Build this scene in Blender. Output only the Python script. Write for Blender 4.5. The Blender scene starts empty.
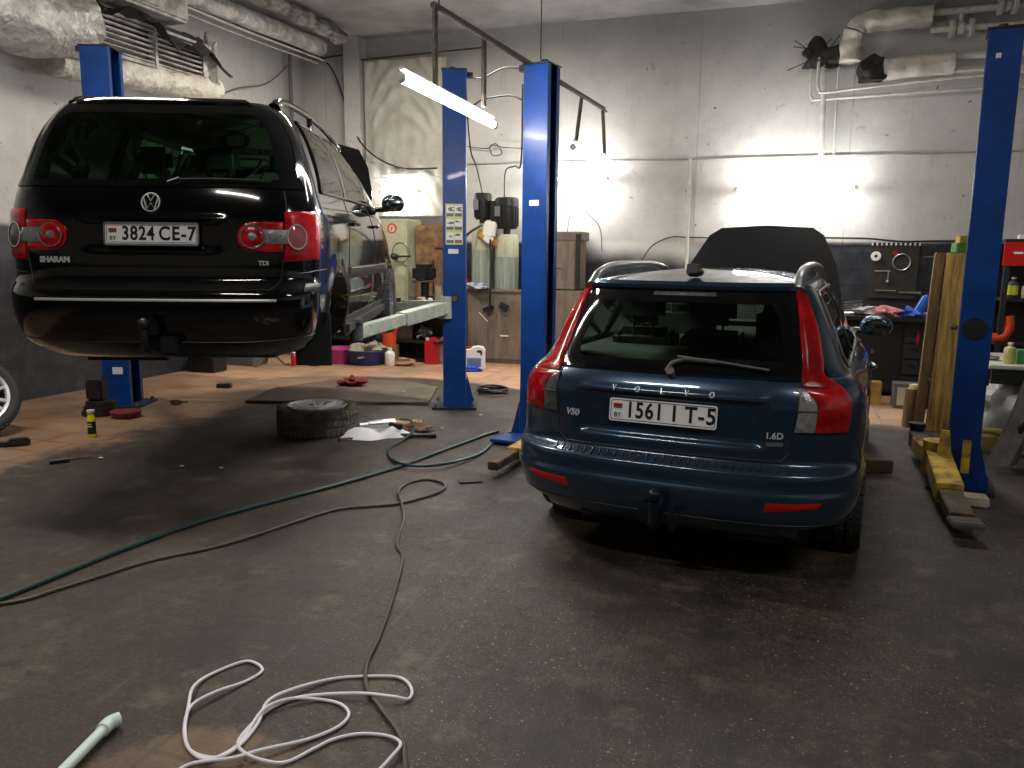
import bpy, bmesh, math, random
import numpy as np
from mathutils import Vector, Matrix
from math import sin, cos, pi, radians, atan2, sqrt

sc = bpy.context.scene
COL = sc.collection
# ---------------------------------------------------------------- camera
CAM_H = 1.55
PITCH, ROLL = radians(9.23), radians(0.6)
F_ = Vector((0, cos(PITCH), -sin(PITCH)))
R0 = Vector((1, 0, 0)); D0 = Vector((0, -sin(PITCH), -cos(PITCH)))
R_ = R0*cos(ROLL) + D0*sin(ROLL)
D_ = D0*cos(ROLL) - R0*sin(ROLL)
if R_.dot(Vector((0, 0, -1))) > 0:
    R_ = R0*cos(ROLL) - D0*sin(ROLL); D_ = D0*cos(ROLL) + R0*sin(ROLL)
cd = bpy.data.cameras.new('camera'); cam = bpy.data.objects.new('camera', cd); COL.objects.link(cam)
cd.sensor_width = 36; cd.lens = 800/1024*36; cd.clip_start = .05
m = Matrix((R_, -D_, -F_)).transposed().to_4x4(); m.translation = (0, 0, CAM_H)
cam.matrix_world = m
sc.camera = cam
# ---------------------------------------------------------------- world, exposure, lamps
w = bpy.data.worlds.new('world'); sc.world = w; w.use_nodes = True
w.node_tree.nodes['Background'].inputs[0].default_value = (.75, .82, 1, 1)
w.node_tree.nodes['Background'].inputs[1].default_value = .02
sc.view_settings.view_transform = 'Standard'; sc.view_settings.look = 'None'
sc.view_settings.gamma = 1; sc.view_settings.use_curve_mapping = False
sc.view_settings.exposure = 0.62
sc.cycles.use_denoising = True
sc.cycles.max_bounces = 7; sc.cycles.transparent_max_bounces = 12
sc.cycles.sample_clamp_indirect = 6

BA = radians(19)
def B(u, v, z=0): return Vector((u*cos(BA)+v*sin(BA), -u*sin(BA)+v*cos(BA), z))
def area(name, u, v, z, sx, sy, power, col=(1, .97, .92), rot=(0, 0, 0)):
    l = bpy.data.lights.new(name, 'AREA'); l.shape = 'RECTANGLE'; l.size = sx; l.size_y = sy; l.energy = power; l.color = col
    o = bpy.data.objects.new(name, l); COL.objects.link(o); o.location = B(u, v, z); o.rotation_euler = (rot[0], rot[1], rot[2]-BA)
    return o
# unseen area lights, added under the ceiling to fill the floor and cars
area('ceiling_fill', -2.2, .6, 4.4, 1.5, .12, 42, (1, .95, .87))
area('ceiling_fill', 2.4, 1.2, 4.4, 1.5, .12, 42, (1, .96, .9))
area('ceiling_fill', -4.9, 4.0, 4.4, 1.5, .12, 75, (1, .92, .8))
area('ceiling_fill', -4.4, 8.7, 4.5, 1.5, .12, 95, (1, .90, .76))
area('ceiling_fill', .6, 7.6, 4.5, 1.5, .12, 45, (1, .95, .86))

# ---------------------------------------------------------------- materials
MATS = {}
def nodes(m):
    m.use_nodes = True; nt = m.node_tree; return nt, nt.nodes, nt.links, nt.nodes['Principled BSDF']
def mat(name, col, rough=.5, metal=0, coat=0, var=0, vs=6, col2=None, bump=0, bs=30, spec=None, emis=0, rvar=0, stretch=None, detail=6, bd=.02):
    if name in MATS: return MATS[name]
    m = bpy.data.materials.new(name); MATS[name] = m
    nt, N, L, P = nodes(m)
    P.inputs['Base Color'].default_value = (*col, 1); P.inputs['Roughness'].default_value = rough
    P.inputs['Metallic'].default_value = metal; P.inputs['Coat Weight'].default_value = coat
    P.inputs['Coat Roughness'].default_value = .03
    if spec is not None: P.inputs['Specular IOR Level'].default_value = spec
    if emis:
        P.inputs['Emission Color'].default_value = (*col, 1); P.inputs['Emission Strength'].default_value = emis
    tc = N.new('ShaderNodeTexCoord'); vec = tc.outputs['Object']
    if stretch:
        mp = N.new('ShaderNodeMapping'); mp.inputs['Scale'].default_value = stretch; L.new(vec, mp.inputs[0]); vec = mp.outputs[0]
    if var or col2:
        n = N.new('ShaderNodeTexNoise'); n.inputs['Scale'].default_value = vs; n.inputs['Detail'].default_value = detail; n.inputs['Roughness'].default_value = .65
        L.new(vec, n.inputs[0])
        r = N.new('ShaderNodeValToRGB'); L.new(n.outputs[0], r.inputs[0])
        c2 = col2 if col2 else tuple(c*(1-var) for c in col)
        r.color_ramp.elements[0].position = .38; r.color_ramp.elements[1].position = .62
        r.color_ramp.elements[0].color = (*c2, 1); r.color_ramp.elements[1].color = (*col, 1)
        L.new(r.outputs[0], P.inputs['Base Color'])
        if rvar:
            mr = N.new('ShaderNodeMapRange'); mr.inputs[3].default_value = rough-rvar; mr.inputs[4].default_value = rough+rvar
            L.new(n.outputs[0], mr.inputs[0]); L.new(mr.outputs[0], P.inputs['Roughness'])
    if bump:
        n2 = N.new('ShaderNodeTexNoise'); n2.inputs['Scale'].default_value = bs; n2.inputs['Detail'].default_value = 4; L.new(vec, n2.inputs[0])
        b = N.new('ShaderNodeBump'); b.inputs['Strength'].default_value = bump; b.inputs['Distance'].default_value = bd
        L.new(n2.outputs[0], b.inputs['Height']); L.new(b.outputs[0], P.inputs['Normal'])
    return m
def glassmat(name, tint, rough=0.0, refl=1.0):
    m = bpy.data.materials.new(name); MATS[name] = m
    m.use_nodes = True; nt = m.node_tree; N = nt.nodes; L = nt.links
    N.remove(N['Principled BSDF'])
    t = N.new('ShaderNodeBsdfTransparent'); t.inputs[0].default_value = (*tint, 1)
    g = N.new('ShaderNodeBsdfGlossy'); g.inputs['Roughness'].default_value = rough
    f = N.new('ShaderNodeFresnel'); f.inputs[0].default_value = 1.5
    mx = N.new('ShaderNodeMixShader'); L.new(f.outputs[0], mx.inputs[0]); L.new(t.outputs[0], mx.inputs[1]); L.new(g.outputs[0], mx.inputs[2])
    L.new(mx.outputs[0], N['Material Output'].inputs[0]); return m

K = dict(
 black=mat('black_plastic', (.012, .012, .013), .45), rubber=mat('rubber', (.048, .050, .054), .75, bump=.1, bs=60),
 gloss=mat('gloss_black', (.004, .004, .005), .06, coat=.6), blackpaint=mat('black_car_paint', (.002, .0022, .003), .10, coat=1.0, spec=.4),
 bluepaint=mat('blue_car_paint', (.020, .052, .104), .28, metal=.5, coat=1.0, var=.12, vs=3),
 roofpaint=None,
 chrome=mat('chrome', (.75, .77, .8), .12, metal=1), alloy=mat('alloy', (.55, .56, .58), .28, metal=.9),
 steel=mat('steel', (.35, .34, .33), .35, metal=.9, var=.4, vs=12), rusty=mat('rusty_steel', (.16, .1, .06), .7, metal=.3, col2=(.07, .05, .04), vs=9, bump=.3),
 iron=mat('dark_iron', (.05, .05, .052), .5, metal=.6, var=.4),
 liftblue=mat('lift_blue_paint', (.003, .052, .27), .42, coat=.08, var=.3, vs=4, rvar=.08, spec=.35),
 liftdark=mat('lift_inner_grease', (.01, .015, .03), .5, var=.4),
 yellow=mat('worn_yellow_paint', (.78, .52, .03), .5, col2=(.28, .17, .06), vs=9, bump=.25, rvar=.1),
 redlens=mat('red_lens', (.60, .004, .010), .12, coat=1, var=.6, vs=9, bump=.12, bs=160), deepred=mat('deep_red_lens', (.22, .002, .004), .12, coat=1),
 clear=mat('clear_lens', (.42, .43, .44), .12, metal=.4, coat=1, bump=.2, bs=120, var=.4, vs=30), smoked=mat('smoked_lens', (.15, .155, .16), .1, metal=.4, coat=1, bump=.2, bs=100, var=.4, vs=30),
 white=mat('white_paint', (.8, .8, .78), .4), plate=mat('plate_white', (.95, .95, .97), .3), ink=mat('plate_ink', (.01, .01, .02), .4),
 red=mat('red_paint', (.6, .012, .01), .35, var=.2), fabric=mat('dark_seat_fabric', (.035, .038, .036), .8, bump=.2, bs=120),
 grey=mat('grey_plastic', (.12, .12, .12), .5), interior=mat('interior_trim', (.045, .048, .045), .7),
 wood=mat('old_wood', (.32, .2, .08), .6, col2=(.16, .09, .035), vs=5, stretch=(6, 6, .8), bump=.3),
)
GL_G = glassmat('green_tinted_glass', (.66, .84, .72)); GL_D = glassmat('dark_green_glass', (.20, .44, .27)); GL_S = glassmat('side_glass', (.78, .88, .80))
K['bright'] = mat('bright_chrome_letters', (.80, .82, .85), .3, metal=.35)
GL_BOT = glassmat('clear_plastic', (.8, .85, .8), .1)

# ---------------------------------------------------------------- mesh helpers
def tag(o, label=None, cat=None, group=None, kind=None):
    if label: o['label'] = label
    if cat: o['category'] = cat
    if group: o['group'] = group
    if kind: o['kind'] = kind
    return o
def thing(name, label, cat, loc=(0, 0, 0), rz=0, group=None):
    o = bpy.data.objects.new(name, None); COL.objects.link(o); o.location = loc; o.rotation_euler = (0, 0, rz)
    o.empty_display_size = .1
    return tag(o, label, cat, group)
def orth(d):
    d = Vector(d).normalized(); a = Vector((0, 0, 1)) if abs(d.z) < .9 else Vector((1, 0, 0))
    x = d.cross(a).normalized(); return x, d.cross(x).normalized(), d
def smooth_path(pts, k=8, closed=False):
    P = [Vector(p) for p in pts]; out = []; n = len(P)
    for i in range(n if closed else n-1):
        if closed: a, b, c, d = P[i-1], P[i], P[(i+1) % n], P[(i+2) % n]
        else: a, b, c, d = P[max(i-1, 0)], P[i], P[i+1], P[min(i+2, n-1)]
        for j in range(k):
            t = j/k
            out.append(.5*((2*b)+(c-a)*t+(2*a-5*b+4*c-d)*t*t+(3*b-a-3*c+d)*t**3))
    if not closed: out.append(P[-1])
    return out
class G:
    def __init__(s): s.v = []; s.f = []
    def add(s, vs, fs, M=None):
        b = len(s.v)
        s.v += [tuple(M @ Vector(v)) for v in vs] if M is not None else [tuple(v) for v in vs]
        s.f += [tuple(b+i for i in f) for f in fs]; return s
    def box(s, c, d, rz=0, M=None, rx=0, ry=0, bev=0):
        x, y, z = d[0]/2, d[1]/2, d[2]/2
        if bev: 
            bm = bmesh.new(); bmesh.ops.create_cube(bm, size=1)
            for v in bm.verts: v.co = Vector((v.co.x*d[0], v.co.y*d[1], v.co.z*d[2]))
            bmesh.ops.bevel(bm, geom=bm.edges[:], offset=min(bev, min(d)*.49), segments=2, affect='EDGES')
            bm.verts.index_update()
            vs = [v.co.copy() for v in bm.verts]; fs = [[v.index for v in f.verts] for f in bm.faces]; bm.free()
        else:
            vs = [(a*x, b*y, e*z) for e in (-1, 1) for b in (-1, 1) for a in (-1, 1)]
            fs = [(0, 2, 3, 1), (4, 5, 7, 6), (0, 1, 5, 4), (2, 6, 7, 3), (0, 4, 6, 2), (1, 3, 7, 5)]
        T = Matrix.Translation(c) @ Matrix.Rotation(rz, 4, 'Z') @ Matrix.Rotation(ry, 4, 'Y') @ Matrix.Rotation(rx, 4, 'X')
        return s.add(vs, fs, (M @ T) if M is not None else T)
    def cyl(s, p0, p1, r0, r1=None, n=16, caps=True):
        r1 = r0 if r1 is None else r1; p0, p1 = Vector(p0), Vector(p1)
        x, y, d = orth(p1-p0); vs = []
        for p, r in ((p0, r0), (p1, r1)):
            vs += [p+x*cos(2*pi*i/n)*r+y*sin(2*pi*i/n)*r for i in range(n)]
        fs = [(i, (i+1) % n, n+(i+1) % n, n+i) for i in range(n)]
        if caps: fs += [tuple(range(n))[::-1], tuple(range(n, 2*n))]
        return s.add(vs, fs)
    def tube(s, path, r, n=8, closed=False, flat=1):
        P = [Vector(p) for p in path]; m_ = len(P); vs = []
        up = None
        for i, p in enumerate(P):
            if closed: t = P[(i+1) % m_]-P[i-1]
            else: t = P[min(i+1, m_-1)]-P[max(i-1, 0)]
            if t.length < 1e-9: t = Vector((0, 0, 1))
            t.normalize()
            if up is None: x, y, _ = orth(t)
            else:
                x = (up - t*up.dot(t))
                x = x.normalized() if x.length > 1e-6 else orth(t)[0]
                y = t.cross(x)
            up = x; rr = r(i/(m_-1)) if callable(r) else r
            vs += [p+x*cos(2*pi*j/n)*rr+y*sin(2*pi*j/n)*rr*flat for j in range(n)]
        fs = []
        for i in range(m_ if closed else m_-1):
            a, b = i*n, ((i+1) % m_)*n
            fs += [(a+j, a+(j+1) % n, b+(j+1) % n, b+j) for j in range(n)]
        if not closed: fs += [tuple(range(n))[::-1], tuple(range((m_-1)*n, m_*n))]
        return s.add(vs, fs)
    def lathe(s, prof, M=None, n=24, ang=2*pi):
        vs = []; fs = []; k = len(prof); full = abs(ang-2*pi) < 1e-6
        for i in range(n if full else n+1):
            a = ang*i/n
            vs += [(r*cos(a), r*sin(a), z) for r, z in prof]
        for i in range(n):
            a, b = i*k, ((i+1) % n if full else i+1)*k
            fs += [(a+j, b+j, b+j+1, a+j+1) for j in range(k-1)]
        return s.add(vs, fs, M)
    def prism(s, poly, h0, h1, M=None):
        n = len(poly); vs = [(x, y, h0) for x, y in poly]+[(x, y, h1) for x, y in poly]
        fs = [tuple(range(n))[::-1], tuple(range(n, 2*n))]+[(i, (i+1) % n, n+(i+1) % n, n+i) for i in range(n)]
        return s.add(vs, fs, M)
    def grid(s, rows, closed=False):
        n = len(rows[0]); b = len(s.v); vs = [p for r in rows for p in r]; fs = []
        for i in range(len(rows)-1):
            for j in range(n if closed else n-1):
                fs.append((i*n+j, i*n+(j+1) % n, (i+1)*n+(j+1) % n, (i+1)*n+j))
        return s.add(vs, fs)
    def ball(s, c, r, n=12, sc_=(1, 1, 1)):
        prof = [(sin(pi*i/n)*1.0, -cos(pi*i/n)) for i in range(n+1)]
        return s.lathe([(a*r+1e-6, b*r) for a, b in prof], Matrix.Translation(c) @ Matrix.Diagonal((*sc_, 1)), n*2)
    def blob(s, c, d, seed=0, n=14, rough=.25, flat=None):
        rnd = random.Random(seed); k = [(Vector((rnd.gauss(0, 1), rnd.gauss(0, 1), rnd.gauss(0, 1))).normalized(), rnd.uniform(2, 5), rnd.uniform(0, 6)) for _ in range(7)]
        vs = []; fs = []; m2 = n*2
        for i in range(n+1):
            for j in range(m2):
                a = pi*i/n; b = 2*pi*j/m2
                p = Vector((sin(a)*cos(b), sin(a)*sin(b), -cos(a)))
                q = 1+rough*sum(sin(p.dot(u)*f_*2+ph) for u, f_, ph in k)/3
                z = p.z*q
                vs.append((c[0]+p.x*q*d[0]/2, c[1]+p.y*q*d[1]/2, c[2]+max(z, -.8)*d[2]/2))
        for i in range(n):
            for j in range(m2): fs.append((i*m2+j, i*m2+(j+1) % m2, (i+1)*m2+(j+1) % m2, (i+1)*m2+j))
        return s.add(vs, fs)
    def build(s, name, m, parent=None, smooth=True, sharp=40, loc=None, rz=0, keep=None):
        me = bpy.data.meshes.new(name); me.from_pydata(s.v, [], s.f); me.validate()
        bm = bmesh.new(); bm.from_mesh(me); bmesh.ops.remove_doubles(bm, verts=bm.verts, dist=1e-5)
        if keep != 'n': bmesh.ops.recalc_face_normals(bm, faces=bm.faces)
        if smooth:
            for f in bm.faces: f.smooth = True
            ca = radians(sharp)
            for e in bm.edges:
                if len(e.link_faces) == 2:
                    try:
                        if e.calc_face_angle() > ca: e.smooth = False
                    except ValueError: pass
        bm.to_mesh(me); bm.free()
        for mm in (m if isinstance(m, list) else [m]): me.materials.append(mm)
        o = bpy.data.objects.new(name, me); COL.objects.link(o)
        if parent is not None: o.parent = parent
        if loc is not None: o.location = loc; o.rotation_euler = (0, 0, rz)
        return o
def copy_tree(o, parent=None):
    c = o.copy(); COL.objects.link(c); c.parent = parent
    for ch in [x for x in bpy.data.objects if x.parent == o]: copy_tree(ch, c)
    return c
def text_geo(s, size, extrude=.001, font_scale=(1, 1), spacing=1, align='CENTER', shear=0, bold=0):
    cu = bpy.data.curves.new('t', 'FONT'); cu.body = s; cu.size = size; cu.extrude = extrude; cu.align_x = align; cu.align_y = 'CENTER'
    cu.space_character = spacing; cu.shear = shear; cu.offset = bold
    o = bpy.data.objects.new('t', cu); COL.objects.link(o)
    bpy.context.view_layer.update()
    dg = bpy.context.evaluated_depsgraph_get(); me = bpy.data.meshes.new_from_object(o.evaluated_get(dg))
    vs = [(v.co.x*font_scale[0], v.co.y*font_scale[1], v.co.z) for v in me.vertices]; fs = [tuple(p.vertices) for p in me.polygons]
    bpy.data.objects.remove(o); bpy.data.meshes.remove(me); bpy.data.curves.remove(cu)
    return vs, fs
# ================================================================ SETTING
def math_node(N, L, op, a, b=None, clamp=False):
    n = N.new('ShaderNodeMath'); n.operation = op; n.use_clamp = clamp
    for i, x in enumerate((a, b)):
        if x is None: continue
        if isinstance(x, (int, float)): n.inputs[i].default_value = x
        else: L.new(x, n.inputs[i])
    return n.outputs[0]
def ramp(N, L, x, pts):
    r = N.new('ShaderNodeValToRGB'); L.new(x, r.inputs[0]); e = r.color_ramp.elements
    while len(e) < len(pts): e.new(.5)
    for el, (p, c) in zip(e, pts): el.position = p; el.color = (*c, 1) if len(c) == 3 else c
    return r.outputs[0]
def mixc(N, L, f, a, b, mode='MIX'):
    n = N.new('ShaderNodeMixRGB'); n.blend_type = mode
    for i, x in enumerate((f, a, b)):
        if isinstance(x, (int, float)): n.inputs[i].default_value = x
        elif isinstance(x, tuple): n.inputs[i].default_value = (*x, 1)
        else: L.new(x, n.inputs[i])
    return n.outputs[0]
def noise(N, L, vec, s, d=5, r=.6):
    n = N.new('ShaderNodeTexNoise'); n.inputs['Scale'].default_value = s; n.inputs['Detail'].default_value = d; n.inputs['Roughness'].default_value = r
    L.new(vec, n.inputs[0]); return n.outputs[0]
def step(N, L, x, a, b):
    n = N.new('ShaderNodeMapRange'); L.new(x, n.inputs[0]); n.inputs[1].default_value = a; n.inputs[2].default_value = b; n.clamp = True
    n.interpolation_type = 'SMOOTHSTEP'; return n.outputs[0]

def wall_material(name, dado=True, dh=0, white=(.66, .66, .64), bw=1.9, bh=1.32):
    m = bpy.data.materials.new(name); nt, N, L, P = nodes(m)
    tc = N.new('ShaderNodeTexCoord'); v = tc.outputs['Object']
    sp = N.new('ShaderNodeSeparateXYZ'); L.new(v, sp.inputs[0]); X, Y, Z = sp.outputs
    big = noise(N, L, v, .7, 6); fine = noise(N, L, v, 5, 8, .7); mp = N.new('ShaderNodeMapping'); mp.inputs['Scale'].default_value = (3, 3, .5); L.new(v, mp.inputs[0])
    streak = noise(N, L, mp.outputs[0], 1.6, 6)
    c = mixc(N, L, ramp(N, L, big, [(.35, (0, 0, 0)), (.7, (1, 1, 1))]), tuple(x*.80 for x in white), white)
    c = mixc(N, L, ramp(N, L, streak, [(.58, (0, 0, 0)), (.8, (.55, .55, .55))]), c, (.30, .28, .25))
    c = mixc(N, L, ramp(N, L, fine, [(.60, (0, 0, 0)), (.72, (.75, .75, .75))]), c, (.22, .21, .19))
    ms = N.new('ShaderNodeMapping'); ms.inputs['Scale'].default_value = (1.2, 1.2, 9); ms.inputs['Rotation'].default_value = (0, .12, 0); L.new(v, ms.inputs[0])
    scr = noise(N, L, ms.outputs[0], 1.5, 9, .75)
    c = mixc(N, L, ramp(N, L, scr, [(.60, (0, 0, 0)), (.70, (.5, .5, .5))]), c, (.30, .29, .27))
    spk = noise(N, L, v, 11, 3, .5); c = mixc(N, L, ramp(N, L, spk, [(.70, (0, 0, 0)), (.73, (.9, .9, .9))]), c, (.12, .11, .10))
    c = mixc(N, L, ramp(N, L, noise(N, L, v, 1.5, 8, .7), [(.40, (.45, .45, .45)), (.56, (0, 0, 0))]), c, tuple(x*.62 for x in white))
    # light falling off towards the ceiling, put into the wall colour
    top_falloff = step(N, L, Z, 3.0, 4.7); c = mixc(N, L, math_node(N, L, 'MULTIPLY', top_falloff, .55), c, (.2, .2, .195))
    bump_h = fine
    if dado:
        # panel joints of the concrete wall
        def joint(x, w_): 
            a = math_node(N, L, 'ABSOLUTE', x); return math_node(N, L, 'LESS_THAN', a, w_)
        wob = math_node(N, L, 'MULTIPLY', math_node(N, L, 'SUBTRACT', fine, .5), .03)
        fx = math_node(N, L, 'SUBTRACT', math_node(N, L, 'MODULO', math_node(N, L, 'ADD', math_node(N, L, 'ADD', X, wob), 20.3+bw/2), bw), bw/2)
        j = joint(fx, .008); jm = math_node(N, L, 'MULTIPLY', j, ramp(N, L, big, [(.45, (0, 0, 0)), (.6, (1, 1, 1))]))
        c = mixc(N, L, math_node(N, L, 'MULTIPLY', jm, .6), c, (.22, .21, .2))
        # dark oil-paint dado; the paint is worn and over-washed along its top in places
        edge = math_node(N, L, 'ADD', Z, math_node(N, L, 'MULTIPLY', math_node(N, L, 'SUBTRACT', big, .5), 0.10))
        d = math_node(N, L, 'SUBTRACT', 1.0, step(N, L, edge, 1.70+dh, 1.77+dh))
        dn = ramp(N, L, fine, [(.3, (.014, .016, .022)), (.5, (.03, .033, .042)), (.66, (.055, .058, .065)), (.76, (.16, .16, .16))])
        br = N.new('ShaderNodeTexBrick'); br.inputs['Scale'].default_value = 1; br.inputs['Mortar Size'].default_value = .006
        br.inputs['Brick Width'].default_value = .4; br.inputs['Row Height'].default_value = .2
        br.inputs[1].default_value = (1, 1, 1, 1); br.inputs[2].default_value = (.9, .9, .9, 1); br.inputs[3].default_value = (.25, .25, .25, 1)
        cv = N.new('ShaderNodeCombineXYZ'); L.new(X, cv.inputs[0]); L.new(Z, cv.inputs[1]); L.new(cv.outputs[0], br.inputs[0])
        if 'back' in name: dn = mixc(N, L, .7, dn, br.outputs[0], 'MULTIPLY')
        # the blotch of whitewash over the dado between the crates and the bench
        if name == 'back_wall_plaster':
            bl = math_node(N, L, 'MULTIPLY', math_node(N, L, 'SUBTRACT', 1.0, step(N, L, math_node(N, L, 'ABSOLUTE', math_node(N, L, 'ADD', X, 2.0)), .5, 1.1)), step(N, L, math_node(N, L, 'ADD', Z, math_node(N, L, 'MULTIPLY', big, .5)), 1.62, 1.9))
            dn = mixc(N, L, bl, dn, (.6, .6, .57))
        c = mixc(N, L, d, c, dn)
        rg = mixc(N, L, d, (.75, .75, .75), (.33, .33, .33)); L.new(rg, P.inputs['Roughness'])
    else: P.inputs['Roughness'].default_value = .8
    L.new(c, P.inputs['Base Color'])
    b = N.new('ShaderNodeBump'); b.inputs['Strength'].default_value = .35; b.inputs['Distance'].default_value = .02; L.new(bump_h, b.inputs['Height']); L.new(b.outputs[0], P.inputs['Normal'])
    return m
ZC = 4.72
def wall(name, a, b, mt):
    """wall whose room face runs from (u,v) a to b; local x along it, z up, thickness away from the room (-y local)"""
    A, Bp = B(*a), B(*b); d = Bp-A; L_ = d.length
    g = G(); nx = int(L_/.5)
    g.box((L_/2, -.15, ZC/2), (L_, .3, ZC))
    o = g.build(name, mt, smooth=False); o.location = A; o.rotation_euler = (0, 0, atan2(d.y, d.x)); tag(o, kind='structure'); return o
U0, U1, V0, V1 = -7.42, 5.6, -6.0, 11.3
mw_back = wall_material('back_wall_plaster'); mw = wall_material('side_wall_plaster', dh=.06)
# local x must increase with u on the back wall: object mapping starts at its right-hand end
wb = wall('wall_back', (U1, V1), (U0, V1), mw_back)
wall('wall_left', (U0, V1), (U0, V0), mw); wall('wall_front', (U0, V0), (U1, V0), mw); wall('wall_right', (U1, V0), (U1, V1), mw)
# make the back wall material read u (metres from the origin column) instead of distance from the right end
nt = mw_back.node_tree
for l in list(nt.links):
    if l.from_node.type == 'TEX_COORD' and l.to_node.type in ('SEPXYZ',):
        mp = nt.nodes.new('ShaderNodeMapping'); mp.inputs['Scale'].default_value = (-1, 1, 1); mp.inputs['Location'].default_value = (U1, 0, 0)
        nt.links.new(l.from_socket, mp.inputs[0]); nt.links.new(mp.outputs[0], l.to_socket)
cm = bpy.data.materials.new('ceiling_concrete'); nt, N, L, P = nodes(cm)
tc = N.new('ShaderNodeTexCoord'); f1 = noise(N, L, tc.outputs['Object'], 1.2, 7)
L.new(ramp(N, L, f1, [(.3, (.13, .13, .125)), (.7, (.30, .30, .29))]), P.inputs['Base Color']); P.inputs['Roughness'].default_value = .9
g = G(); g.box(((U0+U1)/2, (V0+V1)/2, ZC+.15), (U1-U0+.6, V1-V0+.6, .3)); o = g.build('ceiling', cm, smooth=False, rz=-BA, loc=(0, 0, 0)); tag(o, kind='structure')

def floor_material():
    m = bpy.data.materials.new('garage_floor'); nt, N, L, P = nodes(m)
    tc = N.new('ShaderNodeTexCoord'); v = tc.outputs['Object']       # local = building (u,v)
    sp = N.new('ShaderNodeSeparateXYZ'); L.new(v, sp.inputs[0]); X, Y, Z = sp.outputs
    big = noise(N, L, v, .55, 7, .62); mid = noise(N, L, v, 2.2, 8, .7); fine = noise(N, L, v, 14, 6, .7)
    mp = N.new('ShaderNodeMapping'); mp.inputs['Rotation'].default_value = (0, 0, .5); mp.inputs['Scale'].default_value = (1, .35, 1); L.new(v, mp.inputs[0]); dirn = noise(N, L, mp.outputs[0], 1.7, 7, .7)
    c = ramp(N, L, mid, [(.30, (.021, .0150, .011)), (.5, (.052, .038, .026)), (.70, (.098, .069, .043))])
    c = mixc(N, L, ramp(N, L, big, [(.42, (0, 0, 0)), (.66, (.7, .7, .7))]), c, (.052, .042, .035))
    c = mixc(N, L, ramp(N, L, dirn, [(.56, (0, 0, 0)), (.75, (.55, .55, .55))]), c, (.17, .115, .065))
    c = mixc(N, L, ramp(N, L, fine, [(.34, (.8, .8, .8)), (.50, (0, 0, 0))]), c, (.012, .010, .009))
    grit = noise(N, L, v, 55, 5, .75); c = mixc(N, L, ramp(N, L, grit, [(.36, (.7, .7, .7)), (.50, (0, 0, 0))]), c, (.014, .012, .010))
    c = mixc(N, L, ramp(N, L, grit, [(.56, (0, 0, 0)), (.72, (.6, .6, .6))]), c, (.15, .125, .10))
    md_ = N.new('ShaderNodeMapping'); md_.inputs['Rotation'].default_value = (0, 0, -.45); md_.inputs['Scale'].default_value = (9, .7, 1); L.new(v, md_.inputs[0])
    scuff = noise(N, L, md_.outputs[0], 1.6, 8, .7); c = mixc(N, L, ramp(N, L, scuff, [(.58, (0, 0, 0)), (.72, (.5, .5, .5))]), c, (.17, .145, .11))
    # pale stone chips in the terrazzo screed, mostly on the right-hand side
    zone = step(N, L, math_node(N, L, 'ADD', X, math_node(N, L, 'MULTIPLY', mid, 2.4)), -1.1, .5)
    for sc_, rad, kp, wt_, cc in ((34, .17, .62, .8, (.36, .30, .22)), (75, .24, .62, .7, (.30, .27, .23)), (120, .28, .55, .5, (.24, .21, .18))):
        vo = N.new('ShaderNodeTexVoronoi'); vo.inputs['Scale'].default_value = sc_; L.new(v, vo.inputs[0])
        wn = N.new('ShaderNodeTexWhiteNoise'); L.new(vo.outputs['Position'], wn.inputs[0])
        chip = math_node(N, L, 'LESS_THAN', vo.outputs['Distance'], math_node(N, L, 'MULTIPLY', wn.outputs[0], rad))
        keep = math_node(N, L, 'GREATER_THAN', wn.outputs[0], kp)
        ch = math_node(N, L, 'MULTIPLY', math_node(N, L, 'MULTIPLY', chip, keep), math_node(N, L, 'ADD', math_node(N, L, 'MULTIPLY', zone, wt_), .12))
        c = mixc(N, L, ch, c, cc)
    wp = noise(N, L, v, .9, 9, .72)
    c = mixc(N, L, ramp(N, L, wp, [(.40, (.8, .8, .8)), (.52, (0, 0, 0))]), c, (.020, .016, .014))
    c = mixc(N, L, ramp(N, L, noise(N, L, v, 3.3, 9, .75), [(.54, (0, 0, 0)), (.66, (.7, .7, .7))]), c, (.15, .11, .075))
    # tiled apron along the far wall and by the left wall, brown ceramic with dirty joints
    br = N.new('ShaderNodeTexBrick'); br.offset = 0; br.inputs['Scale'].default_value = 1; br.inputs['Brick Width'].default_value = .3; br.inputs['Row Height'].default_value = .3
    br.inputs['Mortar Size'].default_value = .012; br.inputs['Bias'].default_value = -.2
    br.inputs[1].default_value = (.55, .29, .15, 1); br.inputs[2].default_value = (.36, .17, .08, 1); br.inputs[3].default_value = (.17, .10, .065, 1)
    L.new(v, br.inputs[0])
    tcol = mixc(N, L, ramp(N, L, mid, [(.38, (0, 0, 0)), (.62, (.9, .9, .9))]), br.outputs[0], (.60, .42, .29))
    tcol = mixc(N, L, ramp(N, L, big, [(.45, (0, 0, 0)), (.62, (.75, .75, .75))]), tcol, (.09, .06, .042))
    yy = math_node(N, L, 'ADD', Y, math_node(N, L, 'MULTIPLY', math_node(N, L, 'SUBTRACT', mid, .5), .9))
    far = step(N, L, yy, 7.9, 8.25)
    # bare screed patch in front of the far bench
    px = math_node(N, L, 'DIVIDE', math_node(N, L, 'ADD', X, 4.2), 1.9); py = math_node(N, L, 'DIVIDE', math_node(N, L, 'SUBTRACT', Y, 7.9), 1.15)
    rr = math_node(N, L, 'ADD', math_node(N, L, 'POWER', px, 2.0), math_node(N, L, 'POWER', math_node(N, L, 'ABSOLUTE', py), 2.0))
    bare = math_node(N, L, 'SUBTRACT', 1.0, step(N, L, math_node(N, L, 'ADD', rr, math_node(N, L, 'MULTIPLY', mid, .5)), 1.0, 1.3))
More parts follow.
